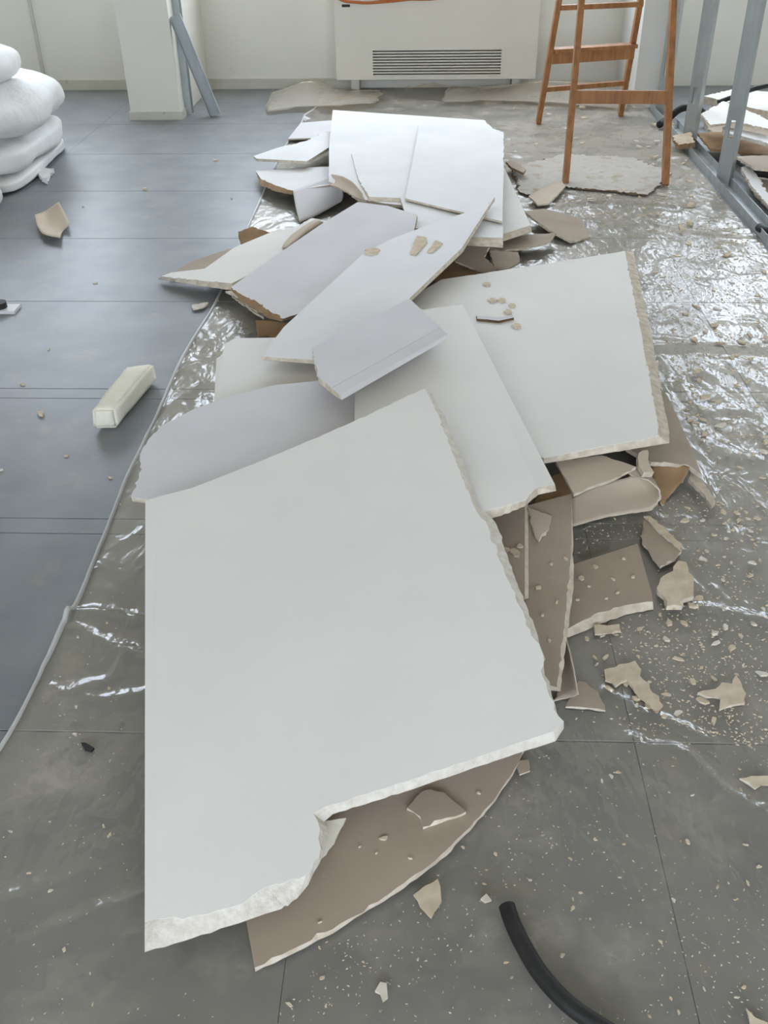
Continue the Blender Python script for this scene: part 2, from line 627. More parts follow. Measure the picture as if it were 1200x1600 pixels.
# skirting along the back wall, the square pillar and the narrow pilaster
v, f = boxes_vf([(LEFT_X, at_z(206, 187).x, BACK_Y-0.018, BACK_Y, 0, 0.07), (-1.9, -0.55, BACK_Y-0.018, BACK_Y, 0, 0.07)])
struct(link_mesh('baseboard_back', v, f, 'skirting'))
pc = at_z(206, 187)
pr = at_z(283, 187)
v, f = box_vf(pc.x, pr.x, pc.y, BACK_Y, 0, CEIL)
pil = struct(link_mesh('wall_pillar', v, f, 'wall_paint'))
v, f = boxes_vf([(pc.x-0.012, pr.x+0.012, pc.y-0.012, pc.y+0.3, 0, 0.05)])
struct(link_mesh('baseboard_pillar', v, f, 'skirting'))
pa = at_z(985, 165)
pb = at_z(1024, 168)
v, f = box_vf(pa.x, pb.x, pb.y, BACK_Y, 0, CEIL)
struct(link_mesh('wall_pilaster', v, f, 'wall_white'))
q = at_y(66, 110, BACK_Y-0.02)
v, f = box_vf(q.x-0.012, q.x+0.012, BACK_Y-0.02, BACK_Y, 0, 1.0)
struct(link_mesh('trim_1', v, f, 'skirting'))
q = at_y(262, 10, pc.y)
v, f = boxes_vf([(pr.x, pr.x+0.004, pc.y+0.14, pc.y+0.21, 0.0, 2.9), (pr.x+0.004, pr.x+0.045, pc.y+0.14, pc.y+0.144, 0.0, 2.9), (pr.x+0.004, pr.x+0.045, pc.y+0.206, pc.y+0.21, 0.0, 2.9)])
struct(link_mesh('trim_2', v, f, 'galvanised'))

# ================================================================== plastic sheet on the floor
HEM_PX = [(-120, 1330), (0, 1172), (60, 1062), (100, 972), (122, 938), (160, 845), (200, 745), (243, 655), (285, 560), (335, 478), (375, 385), (405, 318), (440, 240), (470, 195), (505, 160), (520, 140)]
HEM = [at_z(*p) for p in HEM_PX]


def hem_x(y):
    for i in range(len(HEM)-1):
        a, b = HEM[i], HEM[i+1]
        if a.y <= y <= b.y:
            return a.x + (b.x-a.x)*(y-a.y)/(b.y-a.y)
    return HEM[0].x - 0.25*(HEM[0].y-y) if y < HEM[0].y else HEM[-1].x


RIDGES = []


def ridge(px, amp, wd):
    RIDGES.append((smooth_path([at_z(*p) for p in px], 5), amp, wd))


ridge([(110, 962), (160, 962), (235, 976), (330, 985)], 0.022, 0.012)
ridge([(118, 980), (150, 1002), (215, 1028), (260, 1040)], 0.014, 0.012)
ridge([(75, 1080), (120, 1098), (165, 1100), (225, 1090)], 0.012, 0.016)
ridge([(120, 1080), (175, 1066), (200, 1030)], 0.010, 0.012)
ridge([(928, 1078), (1000, 1118), (1060, 1142), (1112, 1168)], 0.016, 0.012)
ridge([(985, 1158), (1010, 1176), (1065, 1182), (1120, 1235), (1200, 1285), (1260, 1320)], 0.016, 0.014)
ridge([(1015, 547), (1100, 545), (1210, 552)], 0.02, 0.022)
ridge([(1030, 560), (1060, 600), (1085, 640)], 0.012, 0.012)
ridge([(1085, 730), (1115, 790), (1145, 850)], 0.012, 0.012)
ridge([(0, 1420), (70, 1400), (140, 1370)], 0.01, 0.03)
ridge([(60, 1480), (140, 1440), (215, 1415)], 0.01, 0.03)
ridge([(1045, 962), (1100, 955), (1200, 975)], 0.012, 0.012)
ridge([(280, 585), (320, 565), (360, 555)], 0.012, 0.012)
ridge([(270, 635), (300, 612), (330, 600)], 0.012, 0.012)
ridge([(860, 325), (950, 318), (1050, 325)], 0.02, 0.03)
ridge([(1000, 345), (1080, 365), (1180, 372)], 0.015, 0.02)
ridge([(470, 190), (560, 160), (700, 150)], 0.03, 0.05)
ridge([(640, 150), (760, 135), (860, 150)], 0.04, 0.05)
RB = []
for pts, amp, wd in RIDGES:
    RB.append((min(p.x for p in pts)-4*wd, max(p.x for p in pts)+4*wd, min(p.y for p in pts)-4*wd, max(p.y for p in pts)+4*wd))


def in_poly(x, y, poly):
    c = False
    n = len(poly)
    for i in range(n):
        x1, y1 = poly[i]; x2, y2 = poly[(i+1) % n]
        if (y1 > y) != (y2 > y) and x < (x2-x1)*(y-y1)/(y2-y1)+x1:
            c = not c
    return c


PRESSED = []


def press(px, zmax, grow=1.12):
    p = [at_z(*q) for q in px]
    cx, cy = sum(q.x for q in p)/len(p), sum(q.y for q in p)/len(p)
    p = [(cx+(q.x-cx)*grow, cy+(q.y-cy)*grow) for q in p]
    PRESSED.append((p, zmax, min(q[0] for q in p), max(q[0] for q in p), min(q[1] for q in p), max(q[1] for q in p)))


press([(790, 890), (888, 880), (996, 848), (1018, 926), (1021, 954), (978, 962), (888, 998), (800, 990)], .006)
press([(800, 262), (880, 240), (990, 246), (1050, 270), (1012, 306), (940, 299), (876, 292), (852, 312), (812, 302)], .0085)
press([(818, 330), (850, 326), (907, 341), (922, 374), (892, 380), (858, 362)], .008)
press([(826, 306), (872, 282), (884, 290), (858, 318), (840, 320)], .006)
press([(450, 217), (470, 192), (524, 188), (526, 217)], .010)
press([(1026, 918), (1036, 900), (1060, 876), (1076, 880), (1086, 904), (1084, 934), (1066, 949), (1040, 949)], .012)
press([(1004, 806), (1066, 854), (1062, 884), (1034, 890), (1004, 846)], .010)
press([(944, 1046), (992, 1032), (1036, 1102), (1026, 1112), (946, 1064)], .007)
press([(1090, 1082), (1150, 1053), (1168, 1084), (1150, 1102), (1124, 1110)], .007)
press([(880, 990), (905, 1085), (884, 1100), (860, 1098)], .004)
press([(1018, 730), (1080, 730), (1056, 768), (1036, 792)], .004)
press([(884, 1098), (904, 1064), (934, 1080), (948, 1112)], .007)
press([(765, 372), (868, 362), (862, 380), (786, 393)], .030)
for q in ((883, 289), (1039, 291), (841, 194), (969, 181)):
    press([(q[0]-14, q[1]-10), (q[0]+14, q[1]-10), (q[0]+14, q[1]+10), (q[0]-14, q[1]+10)], .0045)


def film_z(x, y):
    z = film_free(x, y)
    for p, zm, x0, x1, y0, y1 in PRESSED:
        if z > zm and x0 < x < x1 and y0 < y < y1 and in_poly(x, y, p):
            z = zm
    return z


def film_free(x, y):
    z = 0.004
    p = Vector((x, y, 0))
    n1 = mnoise.noise(Vector((x*2.6, y*2.2, 3.1)))
    z += 0.006*max(0.0, n1)
    n2 = abs(mnoise.noise(Vector((x*6.5, y*5.0, 9.4))))
    amt = 0.35 if y < 2.2 else 1.0
    z += 0.012*max(0.0, 0.16-n2)/0.16*amt*(0.5+0.5*mnoise.noise(Vector((x*1.7, y*1.7, 1))))
    if y > 6.9:
        k = min(1.0, (y-6.9)/0.6)
        z += k*(0.05*abs(mnoise.noise(Vector((x*3.0, y*3.5, 5)))) + 0.012)
    for (pts, amp, wd), bb in zip(RIDGES, RB):
        if bb[0] < x < bb[1] and bb[2] < y < bb[3]:
            d2 = 9.0
            for i in range(len(pts)-1):
                ax, ay = pts[i].x, pts[i].y
                dx, dy = pts[i+1].x-ax, pts[i+1].y-ay
                L2 = dx*dx+dy*dy
                t = max(0, min(1, ((x-ax)*dx+(y-ay)*dy)/L2)) if L2 > 0 else 0
                ex, ey = x-ax-t*dx, y-ay-t*dy
                d2 = min(d2, ex*ex+ey*ey)
            z += amp*math.exp(-d2/(wd*wd))
    return z


NU, NV = 190, 380
Y0, Y1, XR = 0.35, 7.70, 1.535
V, Fc = [], []
for j in range(NV+1):
    y = Y0 + (Y1-Y0)*(j/NV)**1.15
    xl = hem_x(y)
    xr = XR if y < 7.2 else XR-0.1
    for i in range(NU+1):
        x = xl + (xr-xl)*i/NU
        V.append((x, y, film_z(x, y)))
for j in range(NV):
    for i in range(NU):
        a = j*(NU+1)+i
        Fc.append((a, a+1, a+NU+2, a+NU+1))
film = link_mesh('plastic_sheet', V, Fc, 'plastic_film', None, (0.3, 3, 0), smooth=True)
film['_o'] = (0.3, 3, 0)
tag(film, 'wrinkled clear plastic dust sheet spread on the floor under the boards', 'plastic sheet')
hp = []
for p in smooth_path(HEM, 6):
    hp.append(Vector((p.x, p.y, film_z(p.x, p.y)+0.004)))
V, Fc = [], []
for i, p in enumerate(hp):
    t = (hp[min(i+1, len(hp)-1)]-hp[max(i-1, 0)]).normalized()
    s = Vector((t.y, -t.x, 0)).normalized()
    wv = 0.0055 + 0.004*mnoise.noise(p*5)
    for k, (u, h) in enumerate(((0, -0.006), (0.15, 0.001), (0.5, 0.004), (0.85, 0.001), (1.0, -0.005))):
        V.append(p + s*(wv*2*(u-0.35)) + Vector((0, 0, h)))
for i in range(len(hp)-1):
    for k in range(4):
        a = i*5+k
        Fc.append((a, a+1, a+6, a+5))
link_mesh('folded_edge', V, Fc, 'plastic_hem', film, smooth=True)

# plastic bunched up against the convector
loft('plastic_bunch', [[(415, 175, 0.02), (470, 168, 0.03), (530, 165, 0.05), (590, 160, 0.03)],
                       [(430, 140, 0.03), (480, 130, 0.1), (520, 135, 0.05), (600, 135, 0.04)],
                       [(470, 125, 0.04), (500, 105, 0.12), (525, 118, 0.06), (585, 130, 0.03)]],
     ('plastic_bunch',), t=0.0008, sub=6, label='crumpled clear plastic bunched up at the left foot of the convector', cat='plastic sheet', jit=0.01, ymax=7.6)
loft('plastic_bunch', [[(690, 160, 0.02), (760, 158, 0.03), (840, 160, 0.03), (980, 170, 0.02)],
                       [(700, 140, 0.06), (770, 138, 0.05), (850, 135, 0.08), (990, 148, 0.05)],
                       [(720, 132, 0.05), (790, 128, 0.07), (860, 118, 0.1), (985, 128, 0.06)]],
     ('plastic_bunch',), t=0.0008, sub=6, label='crumpled clear plastic pushed against the wall right of the grille', cat='plastic sheet', jit=0.01, ymax=7.6)

# ================================================================== the plasterboard pile, bottom to top
PB = board
PB('brown-backed board with curved torn edge lying under the largest cream board',
   [(385, 1440), (398, 1512), (440, 1492), (520, 1452), (600, 1402), (680, 1345), (735, 1292), (775, 1245), (802, 1205), (824, 1160), (760, 1080), (560, 1120), (380, 1300)],
   [(398, 1512, 0.022), (824, 1160, 0.03), (560, 1120, 0.035)], face='kraft_paper', rag={1: .002, 2: .002, 3: .002, 4: .002, 5: .002, 6: .002, 7: .002, 8: .002}, t=0.012)
# right hand heap of back-side boards
PB('brown-backed board with torn front edge lying flat on the plastic',
   [(888, 885), (996, 850), (1018, 926), (1020, 940, 1021, 952), (976, 946, 978, 960), (928, 960, 930, 978), (884, 984, 888, 996), (800, 990), (790, 900)],
   [(888, 885, 0.021), (996, 850, 0.021), (884, 984, 0.021)], face='kraft_paper', rag={3: .003, 4: .003, 5: .003}, t=0.014)
PB('long brown board sloping under the right side of the largest cream board',
   [(818, 792), (893, 772), (893, 850, 896, 850), (890, 905, 896, 905), (883, 960, 890, 962), (876, 1010, 884, 1012), (870, 1074, 876, 1080), (856, 1070, 856, 1078), (760, 1000), (740, 850)],
   [(893, 772, 0.10), (873, 1078, 0.065), (760, 1000, 0.08)], face='kraft_paper', t=0.013, rag={2: .002, 3: .002, 4: .002, 5: .002, 6: .002})
frag('brown_scrap', 'dark orange brown scrap in the cavity under the corner of the tapered cream board', 'fragment', [(830, 792), (862, 745), (898, 728), (902, 770), (893, 780)],
     [(830, 792, .082), (862, 745, .085), (902, 770, .075)], mats=('dark_kraft', 'dark_kraft'), t=0.003)
PB('brown board with pale ridge tucked under the tapered cream board',
   [(762, 805), (820, 786, 825, 785), (820, 935, 826, 935), (800, 935), (740, 850)],
   [(762, 805, 0.112), (822, 786, 0.112), (823, 935, 0.1)], face='kraft_paper', t=0.008)
loft('folded_flap', [[(883, 992, 0.05), (892, 1030, 0.045), (903, 1085, 0.03)], [(877, 1000, 0.02), (880, 1040, 0.015), (885, 1090, 0.01)], [(872, 1075, 0.006), (870, 1090, 0.006), (862, 1096, 0.006)]],
     ('kraft_paper', 'gypsum', 'dark_kraft'), t=0.003, label='folded brown paper flap hanging off the sloping brown board', cat='paper flap', jit=0.001, group='torn paper flaps')
frag('paper_scrap', 'pale triangular scrap stuck on the sloping brown board', 'fragment', [(824, 792), (862, 806), (858, 826), (842, 846), (836, 838)],
     [(893, 772, 0.1070), (873, 1078, 0.0720), (760, 1000, 0.0870)], mats=('pale_back', 'gypsum'), t=0.004)
PB('brown-backed board jutting out beyond the right edge of the flat cream board',
   [(1020, 600), (1042, 618), (1062, 660), (1082, 705), (1096, 742), (1078, 728), (1045, 723), (1018, 722), (980, 700), (960, 640)],
   [(1042, 618, 0.06), (1096, 742, 0.05), (980, 700, 0.09)], face='kraft_paper', rag={4: .003, 5: .003, 6: .002}, t=0.012)
loft('curled_paper', [[(892, 824, .015), (938, 811, .012), (985, 803, .012), (1018, 797, .02), (1032, 780, .045), (1030, 764, .075), (1012, 750, .095), (990, 746, .10)],
                      [(892, 802, .03), (935, 784, .03), (980, 773, .03), (1010, 765, .04), (1022, 755, .065), (1018, 744, .09), (1002, 738, .105), (980, 738, .11)],
                      [(893, 778, .05), (930, 760, .055), (965, 750, .06), (990, 742, .07), (1000, 736, .085), (996, 730, .105), (985, 730, .115), (965, 738, .12)]],
     ('kraft_paper', 'gypsum', 'pale_back'), t=0.004, label='pale board paper curled into a roll under the flat cream board', cat='paper', jit=0.0015, group='torn paper flaps')
loft('torn_paper', [[(1018, 726, .06), (1050, 722, .06), (1078, 730, .055)], [(1022, 760, .03), (1050, 750, .03), (1066, 752, .03)], [(1036, 790, .008), (1046, 778, .01), (1056, 765, .012)]],
     ('dark_kraft', 'gypsum', 'kraft_paper'), t=0.004, label='brown torn cup of paper beside the curled roll', cat='paper', jit=0.0015, group='torn paper flaps')
PB('small brown-backed flap tucked between the tapered cream board and the paper roll',
   [(869, 722), (940, 712), (994, 730), (957, 749), (933, 757), (897, 772), (887, 753)],
   [(869, 722, 0.135), (994, 730, 0.125), (897, 772, 0.12)], face='pale_back', rag=.002, t=0.008)
frag('plaster_chunk', 'broken plaster lump hanging at the corner of the flat cream board', 'fragment', [(998, 708), (1012, 703), (1016, 728), (1022, 738), (1006, 738), (998, 722)],
     [(998, 708, .141), (1012, 703, .141), (1006, 738, .122)], mats=('pale_back', 'gypsum'), t=0.02)
frag('plaster_strip', 'pale splintered strip lying beside the brown cup of paper', 'fragment', [(1076, 730), (1090, 740), (1104, 762), (1118, 784), (1112, 790), (1094, 764), (1076, 748)], 0.03, mats=('gypsum', 'gypsum'), t=0.012)

# far group
PB('thin grey sheet lying flat behind the snow white broken board',
   [(450, 217), (470, 192), (522, 188), (524, 215)], [(450, 217, 0.023), (470, 192, 0.023), (522, 188, 0.023)], face='grey_paper', t=0.008)
PB('narrow cream board sticking out below the far white boards on the ladder side',
   [(760, 262), (788, 262), (829, 352, 831, 362), (786, 366, 786, 377), (740, 330)], [(788, 262, 0.10), (829, 352, 0.10), (786, 366, 0.10)], face='face_paper', t=0.02)
frag('brown_scrap', 'round-edged brown scrap lying under the narrow cream board', 'fragment', [(770, 372), (832, 366), (868, 364), (860, 377), (822, 387), (786, 391), (765, 388)], 0.045, t=0.01)
frag('brown_scrap', 'triangular brown scrap pointing away from the far white boards', 'fragment', [(818, 330), (850, 326), (907, 341), (922, 370), (892, 377), (858, 359)],
     [(818, 330, .06), (907, 341, .02), (892, 377, .02)], t=0.01)
frag('brown_scrap', 'brown scrap heaped under the pale lilac board tip', 'fragment', [(700, 392), (725, 378), (765, 386), (757, 402), (777, 420), (760, 427), (712, 408)],
     [(725, 378, .11), (765, 386, .1), (760, 427, .05)], t=0.008)
frag('brown_scrap', 'rounded brown scrap between the pile and the flat cream board', 'fragment', [(765, 391), (810, 394), (812, 410), (790, 422), (772, 418)],
     [(765, 391, .07), (810, 394, .05), (790, 422, .04)], t=0.008)
frag('brown_scrap', 'dark brown scrap deep in the gap under the long white strip', 'fragment', [(670, 410), (725, 402), (765, 428), (720, 440), (680, 440)],
     [(670, 410, .05), (725, 402, .05), (720, 440, .04)], mats=('dark_kraft', 'dark_kraft'), t=0.008)
frag('brown_scrap', 'crumpled brown scraps beside the far white boards', 'fragment', [(790, 252), (800, 250), (822, 264), (818, 270), (800, 262)], 0.05, t=0.012, mats=('kraft_paper', 'dark_kraft'))
frag('brown_scrap', 'pale brown scrap leaning on the ladder foot side', 'fragment', [(826, 306), (872, 282), (884, 290), (858, 318), (840, 320)], [(826, 306, .034), (872, 282, .034), (858, 318, .024)], t=0.008, mats=('pale_back', 'gypsum'))
PB('pale board under the snow white broken board with torn beige front edge',
   [(399, 267, 404, 280), (468, 262), (540, 260), (545, 285), (512, 290), (458, 298, 456, 304), (430, 290, 428, 298), (408, 280, 406, 289)], [(399, 267, 0.06), (540, 260, 0.09), (458, 298, 0.075)], face='face_white', rag={6: .004, 5: .004, 0: .003}, core='dark_kraft')
PB('snow white broken board with frayed right side',
   [(396, 244), (434, 231), (480, 220), (508, 205), (535, 205), (540, 230), (518, 228), (480, 252), (401, 248)], [(396, 244, 0.10), (508, 205, 0.10), (480, 252, 0.12)], face='face_white', rag={1: .006, 2: .008, 3: .008}, t=0.012)
loft('grey_flap', [[(458, 298, .078), (485, 286, .088), (512, 276, .098), (524, 280, .098)], [(462, 322, .05), (490, 312, .06), (520, 300, .07), (536, 300, .07)], [(468, 346, .02), (492, 337, .02), (520, 322, .03), (534, 315, .035)]],
     ('grey_paper', 'gypsum', 'kraft_paper'), t=0.008, label='grey board flap bent down towards the floor beside the torn white board', cat='plasterboard', group='broken plasterboard sheets in the pile')
PB('large white board at the far end of the pile with curled torn corner',
   [(520, 172), (590, 177), (757, 188), (771, 202), (776, 260), (720, 330), (600, 318), (562, 311), (540, 296), (514, 284), (514, 232)],
   [(520, 172, 0.15), (757, 188, 0.15), (514, 284, 0.15)], face='face_white', rag={7: .004, 8: .004, 2: .003}, t=0.014)
PB('lilac grey board under the squarish white board at the far end',
   [(625, 308), (711, 326), (786, 340), (786, 372, 786, 387), (725, 370, 725, 383), (640, 355)], [(711, 326, 0.167), (786, 372, 0.168), (640, 355, 0.168)], face='face_white', t=0.013)
PB('white square offcut lying on the far white boards',
   [(549, 240), (665, 253), (642, 310, 642, 316), (577, 308, 576, 314), (560, 280)], [(549, 240, 0.158), (642, 250, 0.160), (577, 308, 0.158)], face='face_white', rag={3: .003, 4: .002}, t=0.006)
PB('squarish white board on top at the far end of the pile',
   [(657, 188), (770, 201), (787, 207), (787, 262), (785, 346), (711, 329), (633, 310)], [(657, 188, 0.180), (787, 207, 0.182), (633, 310, 0.182)], face='face_white', rag={2: .003, 1: .003}, t=0.008)
loft('curled_paper', [[(516, 272, .165), (530, 274, .175), (550, 284, .185), (565, 302, .18)], [(524, 284, .155), (540, 288, .16), (556, 298, .165), (568, 310, .165)], [(516, 288, .15), (535, 296, .15), (552, 306, .15), (572, 316, .15)]],
     ('pale_back', 'gypsum', 'kraft_paper'), t=0.003, label='beige paper curl at the torn corner of the far white board', cat='paper', jit=0.002, group='torn paper flaps')

# middle group
frag('brown_scrap', 'orange brown cardboard scrap behind the cream pointed board', 'fragment', [(372, 362), (394, 354), (421, 363), (400, 378), (376, 382)], [(372, 362, .05), (421, 363, .06), (376, 382, .02)], mats=('dark_kraft', 'dark_kraft'), t=0.004)
frag('brown_scrap', 'long brown paper strip behind the cream pointed board', 'fragment', [(262, 430), (300, 408), (360, 388), (372, 396), (320, 425)], 0.02, t=0.005)
PB('cream pointed board with broken front edge on the left of the pile',
   [(252, 432, 247, 436), (268, 426), (320, 420), (366, 387), (424, 363), (462, 356), (487, 341), (510, 345), (450, 400), (362, 443, 366, 454), (328, 440, 330, 449)],
   [(252, 432, 0.035), (487, 341, 0.11), (362, 443, 0.075)], face='face_paper', core='gypsum', rag={9: .004, 10: .004, 5: .003}, t=0.02)
loft('curled_paper', [[(440, 388, .1), (450, 372, .115), (470, 356, .13), (492, 342, .14)], [(448, 386, .125), (462, 372, .14), (480, 356, .15), (500, 344, .155)], [(456, 388, .105), (470, 376, .115), (488, 362, .125), (508, 350, .13)]],
     ('pale_back', 'gypsum', 'kraft_paper'), t=0.003, label='rolled beige paper edge on the cream pointed board', cat='paper', jit=0.002, group='torn paper flaps')
for k, (a, b, c, d, z) in enumerate(((352, 455, 388, 466, .06), (362, 462, 398, 478, .045), (372, 470, 408, 488, .03))):
    frag('board_splinter', ['upper', 'middle', 'lowest'][k]+' splintered layer under the lower left edge of the long lilac board', 'fragment', [(a, b), (c, b-4), (c+18, d), (c+4, d+8), (c-10, d)], z, mats=('gypsum', 'gypsum'), t=0.008, rag=.004)
loft('brown_flap', [[(399, 500, .055), (425, 500, .06), (456, 506, .06)], [(401, 515, .03), (420, 517, .03), (442, 518, .035)], [(403, 527, .008), (418, 526, .008), (432, 529, .012)]],
     ('dark_kraft', 'gypsum', 'dark_kraft'), t=0.004, label='orange brown paper flap standing under the tip of the long white strip', cat='paper flap', jit=0.001, group='torn paper flaps')
PB('long lilac grey board with torn brown lower edge',
   [(361, 449), (430, 400), (500, 352), (559, 316), (606, 322), (652, 336), (640, 395), (540, 465), (443, 498, 440, 502), (424, 488, 418, 496), (402, 472, 394, 480), (380, 462, 374, 468)],
   [(361, 449, 0.10), (559, 316, 0.175), (443, 498, 0.11)], face='grey_paper', core='dark_kraft', rag={7: .003, 8: .005, 9: .005, 10: .004, 11: .003}, t=0.014)
PB('cream board with rounded corner left of the small grey offcut',
   [(347, 555), (352, 538), (366, 529), (432, 528), (560, 560), (560, 640), (346, 640)], [(352, 538, 0.10), (432, 528, 0.11), (346, 640, 0.11)], face='face_paper', taper=([(347, 555), (346, 640)], [(338, 560), (334, 640)], [None, None], [None, None], .006), t=0.014)
PB('flat cream board lying beyond the tapered one beside bare plastic',
   [(640, 466), (690, 437), (850, 413), (968, 394), (976, 392, 990, 394), (1002, 520, 1018, 522), (1029, 668, 1046, 676), (1030, 682, 1046, 692), (850, 716, 850, 724), (780, 690), (700, 560)],
   [(976, 392, 0.09), (1030, 682, 0.165), (850, 716, 0.175)], face='face_paper', rag={4: .003, 5: .003, 6: .002, 1: .002, 7: .0015}, t=0.017)
PB('cream board with one sloping tapered side lying under the small grey offcut',
   [(556, 520), (662, 484), (706, 478), (840, 762, 841, 773), (822, 782, 820, 791), (752, 800, 762, 812), (640, 760), (554, 660)],
   [(662, 484, 0.2), (866, 756, 0.215), (752, 800, 0.215)], face='face_paper', rag={3: .003, 4: .004, 5: .003}, t=0.019,
   taper=([(706, 478), (840, 762)], [(723, 476), (867, 757)], [None, (841, 773)], [None, (869, 767)], .009))
PB('lilac grey board wedged under the top edge of the largest cream board',
   [(205, 777), (217, 742), (222, 702), (250, 667), (300, 641), (346, 624), (430, 602), (556, 590), (562, 640), (560, 700), (400, 800), (300, 790)],
   [(205, 777, 0.145), (540, 588, 0.175), (346, 624, 0.15)], face='grey_paper', rag={0: .003, 1: .004, 2: .003, 3: .002}, t=0.012)
PB('long white strip board tapering to a torn point',
   [(758, 322), (667, 353), (610, 374), (566, 398), (443, 512), (409, 557, 410, 562), (495, 563, 495, 569), (638, 468, 640, 473), (721, 388, 723, 394), (773, 308)],
   [(773, 308, 0.215), (409, 557, 0.165), (495, 563, 0.175)], face='face_white', rag={9: .004, 5: .002}, t=0.014)
PB('small grey offcut with sloped edge lying across the pile',
   [(487, 544), (562, 506), (640, 467), (688, 512), (519, 606), (498, 590)],
   [(487, 544, 0.245), (640, 467, 0.255), (530, 617, 0.26)], face='grey_paper', core='gypsum', rag={4: .002, 5: .003}, t=0.02,
   taper=([(688, 512), (519, 606)], [(699, 522), (530, 617)], [None, None], [(698, 530), (534, 625)], .008))
PB('largest cream board with notched broken lower edge in front of the pile',
   [(245, 777), (300, 763), (400, 724), (548, 661), (590, 641), (640, 617), (664, 608, 672, 607), (686, 650, 696, 652), (712, 720, 722, 716), (740, 790, 748, 792), (762, 822, 776, 820), (790, 900, 804, 900), (812, 948, 822, 945), (848, 1022, 852, 1030), (845, 1048, 850, 1044), (855, 1078, 860, 1076), (881, 1128, 881, 1138), (866, 1143, 868, 1158), (780, 1172, 782, 1186), (640, 1220, 642, 1234), (506, 1262, 520, 1272), (490, 1272, 506, 1284), (500, 1296, 512, 1302), (501, 1325, 506, 1332), (488, 1358, 482, 1382), (466, 1374, 464, 1404), (405, 1392, 440, 1420), (380, 1412, 388, 1437), (300, 1432, 300, 1466), (244, 1436, 243, 1482)],
   [(228, 1440, 0.055), (881, 1128, 0.155), (227, 782, 0.192)], face='face_paper', core='gypsum_pale',
   rag={2: .0015, 3: .002, 4: .003, 5: .003, 6: .003, 7: .003, 8: .003, 9: .003, 10: .003, 11: .003, 12: .003, 13: .003, 14: .003, 15: .003, 17: .001, 18: .001, 19: .0015, 20: .003, 21: .002, 22: .002, 23: .003, 24: .003, 25: .003, 26: .003, 27: .002, 28: .002}, t=0.017,
   taper=([(245, 777), (244, 1436)], [(227, 782), (226, 1442)], [None, (243, 1482)], [None, (226, 1488)], .006))

# scraps lying on the boards
frag('paper_flake', 'beige paper flake, larger of the pair on the long white strip', 'fragment', [(652, 368), (664, 370), (668, 378), (650, 398), (640, 396)], [(773, 308, 0.2210), (409, 557, 0.1710), (495, 563, 0.1810)], mats=('crumb', 'gypsum'), t=0.0045)
frag('paper_flake', 'beige paper flake, smaller of the pair on the long white strip', 'fragment', [(680, 375), (692, 380), (676, 394), (667, 393)], [(773, 308, 0.2210), (409, 557, 0.1710), (495, 563, 0.1810)], mats=('crumb', 'gypsum'), t=0.0045)
frag('paper_flake', 'round pale flake near the edge of the lilac board', 'fragment', [(570, 390), (582, 387), (594, 390), (590, 396), (578, 398), (570, 395)], [(773, 308, 0.2200), (409, 557, 0.1700), (495, 563, 0.1800)], mats=('crumb', 'gypsum'), t=0.0045)
frag('plaster_stick', 'thin grey splinter lying on the flat cream board', 'fragment', [(744, 493), (778, 496), (800, 493), (803, 496), (780, 501), (745, 498)], [(976, 392, 0.1010), (1030, 682, 0.1760), (850, 716, 0.1860)], mats=('grey_paper', 'board_dirt'), t=0.01, rag=.001)
for k, (x, y, s) in enumerate(((768, 468, 7), (783, 468, 7), (800, 476, 6), (793, 486, 7), (806, 508, 8), (760, 443, 6))):
    frag('plaster_flake', 'beige plaster flake scattered on the flat cream board by the splinter', 'fragment', [(x-s, y), (x-s*.3, y-s*.45), (x+s*.8, y-s*.3), (x+s, y+s*.3), (x, y+s*.5)],
         [(976, 392, .0975), (1030, 682, .1725), (850, 716, .1825)], mats=('crumb', 'gypsum'), t=0.007, group='flakes on the flat cream board')
frag('paper_scrap', 'beige scrap with torn edge resting on the curved brown board', 'fragment', [(636, 1262), (660, 1236), (694, 1238), (728, 1268), (661, 1292), (657, 1276)], [(398, 1512, 0.0315), (824, 1160, 0.0395), (560, 1120, 0.0445)], mats=('kraft_paper', 'gypsum'), t=0.008)
frag('paper_scrap', 'yellowish torn scrap showing under the notch of the largest cream board', 'fragment', [(506, 1283), (541, 1278), (522, 1318), (500, 1342), (496, 1310)], [(506, 1283, .06), (541, 1278, .06), (500, 1342, .04)], mats=('foam', 'gypsum'), t=0.006)

